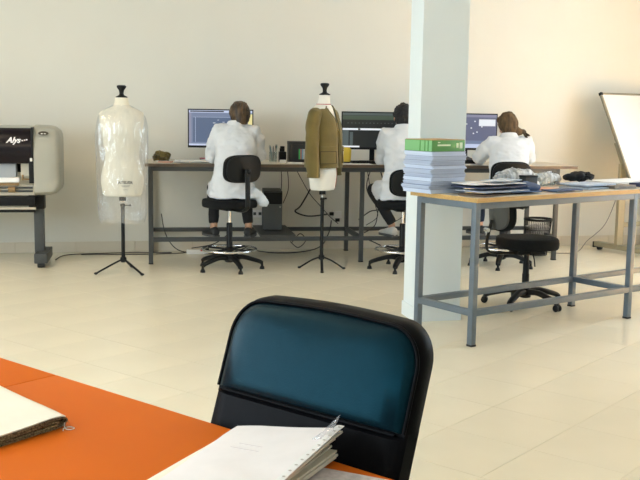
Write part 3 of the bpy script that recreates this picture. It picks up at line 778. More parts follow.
# red seam tape on the lower torso
g = MB(); pts = []
for i in range(12):
    z_ = 0.684 + i * 0.03; rx, ry, cy = torso_at(z_); a = R(120); c, s = math.cos(a), math.sin(a)
    pts.append((rx * 0.93 * math.copysign(abs(c) ** (2 / 2.3), c) * 1.008, cy + ry * 0.93 * math.copysign(abs(s) ** (2 / 2.3), s) * 1.008, z_ + 0.055))
g.tube(pts, [(0.0012, 0.004)] * 12, 6); g.build('seam_tape', mat('red_tape', (0.45, 0.05, 0.05), 0.7, var=0.05), d2)
g = MB(); rx, ry, cy = torso_at(1.455); g.tube([tuple(p) for p in ring(0, cy, 1.455 + 0.055, rx * 0.97, ry * 0.97, 30, 2.2)], [(0.0035, 0.0012)] * 30, 6, closed=True); g.build('neck_tape', MATS['red_tape'], d2)
M_OLIVE = mat('olive_twill', (0.150, 0.112, 0.030), 0.9, var=0.14, vscale=9, bump=0.25, bscale=500, sheen=0.15)
M_OLIVE_SHADE = mat('dark_olive_seam_shade', (0.055, 0.042, 0.012), 0.9, var=0.1)  # darker olive paints the shade along pocket seams and flap edges
jk = thing('olive_jacket', 'olive collarless jacket with patch pockets on the dress form', 'jacket', F2, FB)
JR = cr([(0.945, .202, .158, .004), (1.02, .200, .155, .004), (1.12, .193, .148, .006), (1.24, .188, .146, .010), (1.34, .184, .132, .008), (1.40, .178, .112, .002), (1.448, .168, .090, -.004), (1.478, .128, .078, -.006), (1.497, .090, .070, -.002)], 5)
def jring(z, rx, ry, cy, gap, n=44, p=2.3):
    rg = []
    for j in range(n):
        a = R(90) + gap + (2 * PI - 2 * gap) * j / (n - 1)
        c, s = math.cos(a), math.sin(a)
        rg.append(Vector((rx * math.copysign(abs(c) ** (2 / p), c), cy + ry * math.copysign(abs(s) ** (2 / p), s), z)))
    return rg
rings = [jring(z, rx, ry, cy, R(4) + R(26) * max(0, (z - 1.36) / 0.137) ** 1.6) for z, rx, ry, cy in JR]
bme_ = MB(); bme_.loft(rings, False, False); me = bme_.mesh('jacket_body')
wrinkle(me, 0.010, (10, 10, 4), 2)
jb = link('jacket_body', me, M_OLIVE, jk, 60); md = jb.modifiers.new('cloth', 'SOLIDIFY'); md.thickness = 0.005; md.offset = 0
for s in (-1, 1):
    pts = cr([(s * 0.120, -0.004, 1.452), (s * 0.178, -0.004, 1.405), (s * 0.213, -0.004, 1.29), (s * 0.226, 0.004, 1.12), (s * 0.226, 0.012, 0.97), (s * 0.222, 0.018, 0.862)], 5)
    n_ = len(pts)
    rad = [(0.060 + 0.0 * i, 0.066) if 3 < i else (0.035 + 0.007 * i, 0.045 + 0.006 * i) for i in range(n_)]
    rad = [(ra * (1 - 0.12 * i / n_), rb * (1 - 0.15 * i / n_)) for i, (ra, rb) in enumerate(rad)]
    g = MB(); g.tube(pts, rad, 20, ref=(1, 0, 0), cap=True); me = g.mesh('sleeve')
    bm = bmesh.new(); bm.from_mesh(me); bmesh.ops.subdivide_edges(bm, edges=bm.edges, cuts=1, use_grid_fill=True); bm.to_mesh(me); bm.free()
    wrinkle(me, 0.011, (11, 11, 8), 4 + s)
    sl = link('sleeve', me, M_OLIVE, jk, 60)
    hp = [Vector(q) for q in pts]
    MB().tube([hp[-1] + Vector((0, 0, 0.03)), hp[-1] + Vector((0, 0, 0.002)), hp[-1] + Vector((0, 0, -0.002))], [(0.055, 0.059), (0.0555, 0.0595), (0.052, 0.056)], 20, ref=(1, 0, 0)).build('cuff', M_OLIVE, sl, 60)
def jsurf(a, z, off):
    best = min(JR, key=lambda q: abs(q[0] - z)); _, rx, ry, cy = best
    c, s = math.cos(a), math.sin(a); k_ = 1 + off
    return Vector((rx * k_ * math.copysign(abs(c) ** (2 / 2.3), c), cy + ry * k_ * math.copysign(abs(s) ** (2 / 2.3), s), z))
for a0, a1 in ((R(22), R(76)), (R(104), R(158))):
    g = MB(); A = [a0 + (a1 - a0) * i / 10 for i in range(11)]
    Zs = [0.985 + (1.125 - 0.985) * i / 4 for i in range(5)]
    outer = [[jsurf(a, z, 0.075) for a in A] for z in Zs]; inner = [[jsurf(a, z, -0.01) for a in A] for z in Zs]
    g.loft([o_ + i_[::-1] for o_, i_ in zip(outer, inner)], True)
    pk = g.build('pocket', M_OLIVE, jk, 40)
    path = [jsurf(A[0], 1.09, 0.08), jsurf(A[0], 0.99, 0.08)] + [jsurf(a, 0.986, 0.08) for a in A] + [jsurf(A[-1], 0.99, 0.08), jsurf(A[-1], 1.09, 0.08)]
    MB().tube(path, 0.0028, 6).build('pocket_seam_shade', M_OLIVE_SHADE, pk, 60)
    MB().tube([jsurf(a, 1.094, 0.11) for a in A], 0.003, 6).build('flap_seam_shade', M_OLIVE_SHADE, pk, 60)
    Zs = [1.095, 1.115, 1.135]
    outer = [[jsurf(a, z, 0.105) for a in A] for z in Zs]; inner = [[jsurf(a, z, 0.0) for a in A] for z in Zs]
    MB().loft([o_ + i_[::-1] for o_, i_ in zip(outer, inner)], True).build('pocket_flap', M_OLIVE, pk, 40)
g = MB(); 
for s in (-1, 1):
    g.tube([tuple(r_[0 if s > 0 else -1]) for r_ in rings[:-6]], [(0.004, 0.010)] * (len(rings) - 6), 8, ref=(0, 1, 0))
g.build('front_edge', M_OLIVE, jk, 60)

# ------------------------------------------------------------------ people
M_SKIN = mat('skin', (0.50, 0.29, 0.19), 0.55, var=0.06, vscale=20)
M_COAT = mat('white_coat_cotton', (0.66, 0.68, 0.71), 0.85, var=0.03, vscale=6, bump=0.15, bscale=400)
M_EYE = mat('eye_white', (0.8, 0.78, 0.75), 0.3, var=0.01)
M_IRIS = mat('dark_iris', (0.03, 0.02, 0.012), 0.3, var=0.05)
M_LIP = mat('lips', (0.40, 0.16, 0.13), 0.5, var=0.05)
M_HAIR1 = mat('brown_streaked_hair', (0.012, 0.008, 0.006), 0.5, vscale=7, col2=(0.11, 0.06, 0.022), stretch=(6, 1.5, 1.2), bump=0.4, bscale=120)
M_HAIR2 = mat('black_curly_hair', (0.006, 0.006, 0.007), 0.7, var=0.4, vscale=40, bump=0.8, bscale=140)
M_SCARF = mat('brown_scarf', (0.125, 0.075, 0.030), 0.8, var=0.65, vscale=9, stretch=(5, 2, 1), bump=0.3, bscale=200)
M_NAVY = mat('navy_trousers', (0.012, 0.022, 0.05), 0.9, var=0.2, vscale=20, bump=0.2, bscale=400)
M_BLACKT = mat('black_trousers', (0.012, 0.012, 0.014), 0.9, var=0.2, vscale=20, bump=0.2, bscale=400)
M_SHOE = mat('black_shoe', (0.02, 0.021, 0.022), 0.6, var=0.15, vscale=20)
M_SHOEW = mat('pale_shoe', (0.55, 0.54, 0.50), 0.6, var=0.1, vscale=20)
M_SOLE = mat('shoe_sole', (0.09, 0.09, 0.088), 0.7, var=0.1)
def person(label, loc, rz, seat, sh, head, hyaw, hpit, elb, wri, knee, ank, trousers, shoe, hair, sw=0.165, foot_z=0.256, drape=None, coat_seed=1):
    """local axes: +y is where the person faces, +x their right; points given for the left (x<0) then right side"""
    t = thing('person', label, 'person', loc, rz, 'people at the computers')
    pv = Vector((0, -0.035, seat + 0.095)); sh = Vector(sh); hd = Vector(head)
    def sp(k, dy=0, dz=0): return pv.lerp(sh, k) + Vector((0, dy - 0.035 * math.sin(PI * k), dz))
    HM = Matrix.Translation(hd) @ Matrix.Rotation(hyaw, 4, 'Z') @ Matrix.Rotation(hpit, 4, 'X')
    shp = [sh + Vector((s * sw, 0, -0.01)) for s in (-1, 1)]
    # --- body: one continuous surface
    b = MB()
    trunk = [(sp(0, dz=-0.085), .145, .11), (sp(0), .150, .110), (sp(0.25), .130, .095), (sp(0.5), .130, .095), (sp(0.78), .150, .100), (sp(0.95), .135, .080), (sh + Vector((0, 0, 0.03)), .075, .058), (sh.lerp(hd, 0.30) + Vector((0, 0, 0.02)), .052, .052), (hd + Vector((0, -0.02, -0.06)), .050, .052)]
    rings = []
    for p, rx, ry in [(Vector(q[:3]), q[3], q[4]) for q in cr([(*p, rx, ry) for p, rx, ry in trunk], 3)]: rings.append(ring(p.x, p.y, p.z, rx, ry, 20))
    b.loft(rings, True)
    b.M = HM
    b.ell((0, 0, 0.005), 0.074, 0.092, 0.108, 20, 14); b.ell((0, 0.028, -0.058), 0.050, 0.058, 0.052, 16, 10)      # skull, jaw
    b.tube([(0, 0.078, 0.022), (0, 0.100, -0.012), (0, 0.110, -0.030), (0, 0.088, -0.038)], [0.008, 0.010, 0.013, 0.008], 10)   # nose
    b.ell((0, 0.080, -0.062), 0.024, 0.014, 0.010, 12, 8)                                                           # mouth
    b.ell((0, 0.074, 0.030), 0.052, 0.020, 0.010, 12, 8)                                                            # brow
    for s in (-1, 1): b.ell((s * 0.076, -0.008, -0.008), 0.010, 0.020, 0.032, 10, 8)                                # ears
    b.M = None
    for i, s in enumerate((-1, 1)):
        S, E, W_ = shp[i], Vector(elb[i]), Vector(wri[i])
        b.tube([S + Vector((-s * 0.03, 0, 0)), S, S.lerp(E, 0.5), E, E.lerp(W_, 0.3), W_], [0.048, 0.052, 0.043, 0.038, 0.039, 0.026], 14)
        # hand: palm, four bent fingers, thumb from the side of the palm
        d = (W_ - E); d.z *= 0.3; d.normalize(); side = Vector((d.y, -d.x, 0)).normalized(); up = Vector((0, 0, 1))
        pc = W_ + d * 0.05
        b.tube([W_, W_ + d * 0.02, W_ + d * 0.06, W_ + d * 0.098], [(0.018, 0.026), (0.016, 0.034), (0.015, 0.042), (0.011, 0.040)], 14, ref=(0, 0, 1))
        for k_, (off, ln) in enumerate(((-0.031, 0.072), (-0.0105, 0.080), (0.0105, 0.074), (0.031, 0.058))):
            off *= -s
            p0 = W_ + d * 0.088 + side * off
            p1 = p0 + d * ln * 0.42 + up * 0.006; p2 = p1 + d * ln * 0.33 - up * 0.008; p3 = p2 + d * ln * 0.20 - up * 0.014
            b.tube([p0 - d * 0.02, p0, p1, p2, p3], [0.0095, 0.0095, 0.0088, 0.0080, 0.0062], 10)
        p0 = W_ + d * 0.025 - side * s * 0.024; q1 = p0 + d * 0.032 - side * s * 0.026; q2 = q1 + d * 0.030 - side * s * 0.004 - up * 0.006
        b.tube([p0, q1, q2], [0.0125, 0.0105, 0.0075], 10)
        H = pv + Vector((s * 0.085, 0.02, -0.02)); K = Vector(knee[i]); A = Vector(ank[i])
        b.tube([H, H.lerp(K, 0.5), K, K.lerp(A, 0.3), A + Vector((0, 0, 0.02)), A + Vector((0, 0.012, -0.05))], [0.075, 0.066, 0.052, 0.050, 0.034, 0.036], 14)
    me = remeshed(b, 0.0065, 3)
    link('body', me, M_SKIN, t, 180)
    for s in (-1, 1):
        e = MB(); e.M = HM; e.ell((s * 0.030, 0.077, 0.010), 0.013, 0.011, 0.0085, 12, 8); eo = e.build('eye', M_EYE, t, 180)
        e = MB(); e.M = HM; e.ell((s * 0.030, 0.0862, 0.010), 0.0055, 0.003, 0.0055, 10, 6); e.build('iris', M_IRIS, eo, 180)
    e = MB(); e.M = HM; e.ell((0, 0.0925, -0.062), 0.020, 0.005, 0.006, 12, 6); e.build('lips', M_LIP, t, 180)
    # --- trousers
    g = MB(); g.loft([ring(pv.x, pv.y, z, rx, ry, 20) for z, rx, ry in ((seat + 0.012, .150, .125), (seat + 0.06, .165, .130), (seat + 0.14, .155, .118), (seat + 0.22, .138, .105))], True)
    for i, s in enumerate((-1, 1)):
        H = pv + Vector((s * 0.085, 0.02, -0.015)); K = Vector(knee[i]); A = Vector(ank[i]) + Vector((0, 0, 0.035))
        g.tube([H, H.lerp(K, 0.5), K + Vector((0, 0, 0.004)), K.lerp(A, 0.3), K.lerp(A, 0.7), A], [0.084, 0.078, 0.066, 0.062, 0.052, 0.047], 16)
    me = remeshed(g, 0.011, 4); wrinkle(me, 0.006, (14, 14, 9), coat_seed + 5)
    link('trousers', me, trousers, t, 180)
    for i, s in enumerate((-1, 1)):
        A = Vector(ank[i]); z0 = foot_z; spl = Matrix.Translation((A.x, A.y, 0)) @ Matrix.Rotation(-s * R(20), 4, 'Z')
        sl = []
        for y, w, h in ((-0.060, .022, .050), (-0.050, .032, .080), (-0.01, .036, .092), (0.04, .038, .075), (0.10, .044, .055), (0.16, .042, .042), (0.195, .028, .030)):
            zc = z0 + 0.012 + h / 2
            sl.append([spl @ Vector((w * 1.12 * math.cos(2 * PI * j / 16), y, zc + h / 2 * math.sin(2 * PI * j / 16))) for j in range(16)])
        so = MB().loft(sl, True).build('shoe', shoe, t, 180)
        g = MB(); ol = [(x_ * 1.1, y_, 0) for x_, y_ in ((-.030, -.06), (-.036, -.02), (-.040, .06), (-.046, .11), (-.040, .17), (-.015, .20), (.015, .20), (.040, .17), (.046, .11), (.040, .06), (.036, -.02), (.030, -.06))]
        g.prism([spl @ Vector((a_, b_, z0)) for a_, b_, c_ in ol], (0, 0, 0.022)); g.build('sole', M_SOLE, so, 40)
    # --- white coat
    c = MB()
    tr = [(Vector((0, -0.03, seat + 0.012)), .225, .180), (Vector((0, -0.03, seat + 0.05)), .215, .172), (sp(0.15), .195, .155), (sp(0.4), .183, .138), (sp(0.62), .187, .134), (sp(0.82), .193, .128), (sp(0.95), .180, .108), (sh + Vector((0, 0, 0.022)), .125, .086), (sh + Vector((0, 0.0, 0.045)), .076, .072), (sh.lerp(hd, 0.25) + Vector((0, 0, 0.028)), .066, .064)]
    rings = []
    for q in cr([(*p, rx, ry) for p, rx, ry in tr], 3): rings.append(ring(q[0], q[1], q[2], q[3], q[4], 28, 2.3))
    c.loft(rings, True)
    for i, s in enumerate((-1, 1)):
        S, E, W_ = shp[i], Vector(elb[i]), Vector(wri[i])
        c.tube([S + Vector((-s * 0.07, 0, 0.0)), S + Vector((s * 0.0, 0, -0.005)), S.lerp(E, 0.35) + Vector((s * 0.012, 0, 0)), S.lerp(E, 0.75), E + Vector((s * 0.004, -0.008, 0)), E.lerp(W_, 0.35), E.lerp(W_, 0.93)], [0.068, 0.082, 0.074, 0.068, 0.064, 0.052, 0.035], 18)
        K = Vector(knee[i]); H = pv + Vector((s * 0.085, 0.02, -0.015))
        c.tube([H, H.lerp(K, 0.62)], [(0.105), (0.098)], 16)
    if drape:
        for dpts in drape: c.tube(cr(dpts, 3), [(0.022, 0.105 - 0.006 * i_) for i_ in range(3 * (len(dpts) - 1) + 1)], 16, ref=(1, 0.3, 0))
    me = remeshed(c, 0.011, 5)
    def amp(p): return 0.35 + 0.65 * min(1, abs(p.x) / 0.16) + (0.5 if p.z < seat + 0.2 else 0)
    wrinkle(me, 0.014, (6, 6, 11), coat_seed, amp); wrinkle(me, 0.008, (15, 15, 22), coat_seed + 11)
    co = link('coat', me, M_COAT, t, 180)
    # collar
    g = MB(); n_ = 30; nc = sh + Vector((0, 0, 0.045)); up_ = (hd - sh).normalized()
    prof = [(0.072, 0.0), (0.068, 0.028), (0.074, 0.034), (0.092, 0.006), (0.098, -0.010), (0.088, -0.012)]
    rr_ = []
    for j in range(n_):
        a = R(-225) + R(270) * j / (n_ - 1)
        rr_.append([nc + Vector((k_ * math.cos(a), k_ * 0.95 * math.sin(a) + 0.02, z_ + 0.012 * -math.sin(a))) for k_, z_ in prof])
    g.loft(rr_, True); g.build('collar', M_COAT, co, 60)
    # --- hair or scarf
    h = MB(); h.M = HM
    if hair == 'bun':
        h.ell((0, -0.020, 0.016), 0.098, 0.096, 0.110, 24, 16); h.ell((0, -0.055, -0.045), 0.072, 0.058, 0.062, 20, 12); h.ell((0.008, -0.075, 0.062), 0.050, 0.045, 0.050, 20, 12)
        for k_ in range(6):
            a = k_ * 1.05; h.tube([(0.008 + 0.032 * math.cos(a), -0.095 + 0.02 * math.sin(a * 2), 0.062 + 0.032 * math.sin(a)), (0.008 + 0.034 * math.cos(a + 0.9), -0.112, 0.062 + 0.034 * math.sin(a + 0.9)), (0.008, -0.115, 0.062)], 0.013, 8)
        me = remeshed(h, 0.006, 2); wrinkle(me, 0.006, (60, 22, 14), 3); wrinkle(me, 0.004, (20, 20, 20), 9); m_ = M_HAIR1; nm = 'hair'
    elif hair == 'short':
        h.ell((0, -0.014, 0.026), 0.090, 0.098, 0.104, 24, 16); h.ell((0, -0.040, -0.045), 0.066, 0.058, 0.050, 18, 12)
        me = remeshed(h, 0.006, 1); wrinkle(me, 0.016, (38, 38, 38), 5); m_ = M_HAIR2; nm = 'hair'
    else:
        h.ell((0, -0.022, 0.012), 0.094, 0.100, 0.112, 24, 16); h.ell((0.0, -0.030, -0.065), 0.080, 0.080, 0.070, 20, 12); h.ell((0, 0.012, -0.100), 0.072, 0.070, 0.042, 20, 12); h.ell((0, 0.030, 0.072), 0.070, 0.060, 0.040, 18, 10)
        h.tube([(0.02, -0.04, -0.06), (0.045, -0.075, -0.10), (0.075, -0.105, -0.115)], [0.060, 0.045, 0.030], 14)
        h.ell((0.085, -0.110, -0.110), 0.030, 0.022, 0.024, 14, 8)
        h.tube([(0.09, -0.115, -0.115), (0.125, -0.12, -0.15), (0.150, -0.125, -0.215)], [(0.006, 0.010), (0.008, 0.022), (0.006, 0.016)], 10)
        h.tube([(0.08, -0.115, -0.12), (0.075, -0.135, -0.17), (0.09, -0.14, -0.20)], [(0.006, 0.010), (0.008, 0.020), (0.006, 0.014)], 10)
        me = remeshed(h, 0.006, 3)
        for v in me.vertices:
            pass
        wrinkle(me, 0.007, (26, 12, 12), 5); wrinkle(me, 0.004, (12, 40, 30), 8); m_ = M_SCARF; nm = 'headscarf'
    link(nm, me, m_, t, 180)
    return t
person('person in a white coat with brown hair in a bun at the leftmost monitor', P1 + Vector((0.035, 0.03, 0)), R(12), 0.645,
       (0.045, 0.07, 1.265), (0.075, 0.115, 1.402), R(14), R(-8), [(-0.175, 0.17, 1.015), (0.262, 0.10, 1.030)], [(-0.11, 0.40, 0.978), (0.20, 0.38, 0.978)],
       [(-0.13, 0.38, 0.715), (0.16, 0.38, 0.715)], [(-0.135, 0.315, 0.35), (0.185, 0.245, 0.35)], M_BLACKT, M_SHOE, 'bun', 0.155,
       drape=[[(0.17, -0.10, 0.70), (0.235, -0.12, 0.66), (0.268, -0.135, 0.60), (0.272, -0.14, 0.575)]], coat_seed=1)
person('person in a white coat with short black hair beside the white column', P2 + Vector((-0.012, 0.03, 0)), R(8), 0.645,
       (0.02, 0.08, 1.255), (0.02, 0.135, 1.402), R(-6), R(-8), [(-0.155, 0.22, 1.015), (0.23, 0.20, 1.015)], [(-0.13, 0.46, 0.990), (0.15, 0.47, 0.990)],
       [(-0.20, 0.36, 0.715), (0.16, 0.38, 0.715)], [(-0.01, 0.36, 0.35), (0.13, 0.38, 0.35)], M_BLACKT, M_SHOEW, 'short', 0.16, coat_seed=2)
person('person in a white coat and brown headscarf bent over the desk', P3 + Vector((0.02, 0.02, 0)), R(6), 0.645,
       (0.06, 0.155, 1.185), (0.065, 0.265, 1.345), R(24), R(-22), [(-0.215, 0.22, 1.012), (0.275, 0.20, 1.015)], [(-0.14, 0.46, 0.978), (0.19, 0.46, 0.978)],
       [(-0.15, 0.36, 0.715), (0.14, 0.38, 0.715)], [(-0.15, 0.33, 0.35), (0.11, 0.33, 0.35)], M_NAVY, M_SHOE, 'scarf', 0.172, coat_seed=3)

# ------------------------------------------------------------------ monitors
def emis(name, c, k_=1.0): return mat(name, (0.01, 0.01, 0.01), 0.3, emit=c, estr=k_, var=0.05)
def monitor(label, loc, rz, ui, w=0.635, h=0.375, zc=0.32):
    t = thing('monitor', label, 'monitor', loc, rz, 'computer monitors')
    bo = MB().box((0, 0.016, zc), (w, 0.028, h), bev=0.004).build('housing', M_BLACKP, t)
    MB().box((0, 0.036, zc - 0.01), (w * 0.5, 0.024, h * 0.55), bev=0.01).build('rear_bulge', M_BLACKP, t)
    MB().box((0, 0.060, 0.20), (0.05, 0.022, 0.36), bev=0.006).build('stand_neck', M_BLACKP, t)
    MB().box((0, 0.05, 0.008), (0.24, 0.18, 0.016), bev=0.006).build('stand_base', M_BLACKP, t)
    sw_, sh_ = w - 0.022, h - 0.034; z0 = zc - h / 2 + 0.022; x0 = -w / 2 + 0.011
    sc = MB().box((0, 0.0018, z0 + sh_ / 2), (sw_, 0.003, sh_)).build('screen', ui[0], t, None)
    for i, (a, b_, c, d, m_) in enumerate(ui[1]):
        MB().box((x0 + sw_ * (a + c) / 2, 0.0002 - 0.0004 * (i % 7), z0 + sh_ * (b_ + d) / 2), (sw_ * (c - a), 0.0010 + 0.0004 * (i % 7), sh_ * (d - b_))).build('screen_panel', m_, sc, None)
    return t
E_BLUE = emis('screen_blue_grey', srgb(112, 124, 150)); E_BLUE2 = emis('screen_slate', srgb(84, 99, 126)); E_PALE = emis('screen_pale', srgb(190, 200, 225)); E_DARK = emis('screen_dark', srgb(22, 26, 28))
E_WHITE = emis('screen_white', srgb(225, 230, 235)); E_YEL = emis('screen_yellow', srgb(225, 215, 150)); E_GRN = emis('screen_green_grey', srgb(64, 78, 64)); E_GREY = emis('screen_grey', srgb(78, 88, 88)); E_LAV = emis('screen_lavender', srgb(134, 136, 158))
random.seed(11)
ui1 = [(0, .93, 1, 1, E_PALE), (0.02, .95, .55, .985, E_DARK), (.06, .10, .80, .80, E_BLUE2), (.10, .10, .105, .80, E_PALE), (.06, .80, .80, .806, E_PALE), (0, 0, 1, .05, E_PALE), (.3, 0.005, .42, .045, E_DARK), (.93, .10, 1, .90, E_YEL), (0, 0.05, .04, .93, E_LAV)]
for i in range(11):
    a = i * 0.57; cx_, cz_ = .47 + .14 * math.cos(a), .50 + .22 * math.sin(a) * (1 if i % 2 else .8)
    ui1.append((cx_, cz_, cx_ + random.uniform(.015, .05), cz_ + random.uniform(.006, .02), E_WHITE))
mx = btx(-0.985, 0.40); monitor('monitor showing a blue grey pattern drawing at the left end of the table', bt(mx, 0.40), R(5), (E_BLUE, ui1), zc=0.320)
ui2 = [(0, .93, 1, 1, E_GREY), (0, .80, 1, .92, E_GRN), (0, .50, 1, .555, E_WHITE), (0, .04, .10, .50, E_GREY), (0, 0, .28, .045, E_WHITE), (.12, .05, .17, .44, E_GREY)]
for i in range(14): ui2.append((.08 + .06 * i, .695, .10 + .06 * i, .715, E_GREY))
for i in range(5): ui2.append((.25 + .13 * i, .505, .29 + .13 * i, .55, E_DARK))
mx = btx(0.512, 0.36); monitor('monitor with a dark screen behind the black haired person', bt(mx, 0.36), R(5), (E_DARK, ui2), zc=0.318)
ui3 = [(0, .92, 1, 1, E_LAV), (.70, .66, .98, .86, E_WHITE), (0, 0.0, 1, .12, E_PALE), (0, .12, 1, .22, E_BLUE)]
for a_, b_ in ((.62, .78), (.56, .58), (.74, .62), (.60, .42), (.66, .46), (.48, .70), (.3, .5), (.4, .35)): ui3.append((a_, b_, a_ + .022, b_ + .035, E_WHITE))
mx = btx(1.492, 0.50); monitor('monitor with a slate blue screen right of the white column', bt(mx, 0.50), R(5), (emis('screen_slate2', srgb(98, 103, 128)), ui3), zc=0.318)

# ------------------------------------------------------------------ things on and under the computer table
def sheet(w, l, th, amp=0.003, seed=0, nx=8, ny=6, curl=0.0):
    g = MB(); vs = []; fs = []
    for top in (0, 1):
        for i in range(nx + 1):
            for j in range(ny + 1):
                x_, y_ = (i / nx - .5) * w, (j / ny - .5) * l
                z_ = amp * (1 + noise.noise(Vector((x_ * 7 + seed, y_ * 7, seed * 2.3)))) + curl * max(0, abs(i / nx - .5) * 2 - .6) ** 2
                vs.append((x_, y_, z_ + (th if top else 0)))
    K = (nx + 1) * (ny + 1); W_ = ny + 1
    for i in range(nx):
        for j in range(ny):
            q = [i * W_ + j, i * W_ + j + 1, (i + 1) * W_ + j + 1, (i + 1) * W_ + j]; fs += [q, [k_ + K for k_ in q]]
    for i in range(nx):
        for j in (0, ny): fs.append([i * W_ + j, (i + 1) * W_ + j, (i + 1) * W_ + j + K, i * W_ + j + K])
    for j in range(ny):
        for i in (0, nx): fs.append([i * W_ + j, i * W_ + j + 1, i * W_ + j + 1 + K, i * W_ + j + K])
    return g.add(vs, fs)
def lump(c, sx, sy, sz, seed, amp, freq, name, m, label, cat, rz=0.0, base=True):
    g = MB(); g.ell((0, 0, sz), sx, sy, sz, 40, 24); me = g.mesh(name)
    for v in me.vertices:
        q = v.co * freq + Vector((seed * 5, seed, 0)); d_ = noise.noise(q) + .6 * noise.noise(q * 2.2) 
        v.co += v.normal * (d_ * amp)
        v.co += Vector((noise.noise(q * 1.5 + Vector((9, 0, 0))), noise.noise(q * 1.5 + Vector((0, 9, 0))), 0)) * amp * .7
        if base: v.co.z = max(v.co.z, 0.0005 + 0.0005 * noise.noise(q * 3))
    me.update()
    o = link(name, me, m, None, 180); tag(o, label, cat); place(o, c, rz); return o
lump(bt(0.105, 0.40), 0.085, 0.06, 0.045, 3, 0.035, 14, 'crumpled_cloth', M_OLIVE, 'small heap of olive cloth at the left end of the table', 'cloth')
o = sheet(0.40, 0.28, 0.004, 0.002, 1).build('pattern_paper', M_PAPER, None, 30); tag(place(o, bt(0.26, 0.25), BT_A + 0.1), 'white sheets spread beside the leftmost person', 'paper')
o = sheet(0.13, 0.10, 0.012, 0.002, 2).build('folded_cloth', mat('pink_cloth', (0.62, 0.36, 0.28), 0.9, var=0.15), None, 30); tag(place(o, bt(0.14, 0.12), BT_A - 0.2), 'small folded pinkish cloth near the table corner', 'cloth')
o = sheet(0.30, 0.21, 0.014, 0.002, 4, curl=0.02).build('document_pile', M_PAPER, None, 30); tag(place(o, bt(0.40, 0.15, TZ + 0.007), BT_A + 0.25), 'thick white papers left of the seated person with the bun', 'papers')
bk_ = thing('notebook', 'dark notebook with a pink cover below the leftmost monitor', 'notebook', bt(0.56, 0.40), BT_A + 0.15)
MB().box((0, 0, 0.014), (0.16, 0.12, 0.026), bev=0.003).build('pages', mat('navy_cover', (0.03, 0.035, 0.07), 0.6, var=0.1), bk_); MB().box((0, 0, 0.031), (0.162, 0.122, 0.008), bev=0.002).build('cover', mat('pink_cover', (0.55, 0.18, 0.22), 0.6, var=0.15), bk_)
# jar of pens
M_GLASS = plastic_film('jar_glass', (0.93, 0.97, 0.96), 0.12, 0.06)
pj = thing('pen_jar', 'clear jar full of pens and scissors right of the seated person', 'jar', bt(1.185, 0.36), 0)
MB().lathe([(0.036, 0.0), (0.040, 0.004), (0.040, 0.10), (0.037, 0.10), (0.036, 0.008), (0.002, 0.008)], n=24).build('jar_body', M_GLASS, pj, 60)
random.seed(2)
for i, cc_ in enumerate(((0.02, 0.15, 0.12), (0.02, 0.02, 0.025), (0.5, 0.5, 0.5), (0.03, 0.03, 0.03), (0.3, 0.32, 0.3), (0.08, 0.22, 0.25), (0.05, 0.05, 0.06), (0.55, 0.52, 0.46))):
    a = i * 0.8; d_ = Vector((math.cos(a), math.sin(a), 0)); h_ = random.uniform(0.13, 0.175)
    MB().tube([d_ * 0.012 + Vector((0, 0, 0.010)), d_ * 0.036 + Vector((0, 0, h_ - 0.02)), d_ * 0.0385 + Vector((0, 0, h_))], [0.004, 0.005, 0.002], 8).build('pen', mat('pen_%d' % i, cc_, 0.4, var=0.05), pj)
ph = thing('pen_holder', 'black mesh pen holder beside the black box', 'pen holder', bt(1.285, 0.42), BT_A)
MB().box((0, 0, 0.05), (0.07, 0.07, 0.10), bev=0.004).build('holder_body', M_BLACKP, ph)
MB().box((0.0, 0.01, 0.125), (0.045, 0.03, 0.06), bev=0.01).box((-0.02, -0.015, 0.115), (0.02, 0.012, 0.04), bev=0.003).build('contents', M_BLACKP, ph)
o = MB().lathe([(0.018, 0.0), (0.030, 0.0), (0.032, 0.008), (0.032, 0.022), (0.030, 0.03), (0.018, 0.03)], n=24).build('tape_roll', M_WHITEP, None); tag(place(o, bt(1.262, 0.20), 0), 'white tape roll at the table front near the jar', 'tape')
bx_ = thing('black_box', 'black box with coloured stripes on its front left of the jacket', 'box', bt(1.445, 0.40), BT_A)
MB().box((0, 0, 0.0975), (0.21, 0.16, 0.195), bev=0.006).build('box_body', mat('black_card', (0.02, 0.021, 0.024), 0.5, var=0.1), bx_); MB().box((0, -0.002, 0.19), (0.214, 0.164, 0.03), bev=0.004).build('box_lid', MATS['black_card'], bx_)
for i, cc_ in enumerate((srgb(60, 185, 95), srgb(190, 120, 125), srgb(120, 165, 190), srgb(200, 205, 205), srgb(90, 140, 175), srgb(190, 190, 185), srgb(150, 95, 110))):
    MB().box((-0.005 + i * 0.0155, -0.0815, 0.082), (0.0125, 0.004, 0.10), bev=0.001).build('stripe', mat('stripe_%d' % i, cc_, 0.6, var=0.05), bx_)
o = sheet(0.14, 0.20, 0.006, 0.001, 3).build('note_sheets', M_PAPER, None, 30); tag(place(o, bt(1.37, 0.15), BT_A - 0.2), 'white note sheets in front of the black box', 'paper')
yn = thing('yellow_note_stand', 'yellow note cards standing between the jacket and dark monitor', 'note cards', bt(btx(0.248, 0.30), 0.30), BT_A - 0.6)
for i in range(3): MB().box((0.006 * i, 0.008 * i, 0.078 - 0.004 * i), (0.060, 0.004, 0.15 - 0.008 * i), rot=ROTX(-0.12), bev=0.001).build('card', mat('yellow_card', (0.75, 0.55, 0.06), 0.7, var=0.1), yn)
MB().box((0.004, 0.010, 0.006), (0.07, 0.05, 0.012), bev=0.002).build('card_base', M_BLACKP, yn)
kb = thing('keyboard', 'black keyboard under the dark monitor', 'keyboard', bt(btx(0.50, 0.20), 0.20), BT_A)
MB().box((0, 0, 0.010), (0.42, 0.14, 0.020), bev=0.005).build('keyboard_base', M_BLACKP, kb)
g = MB()
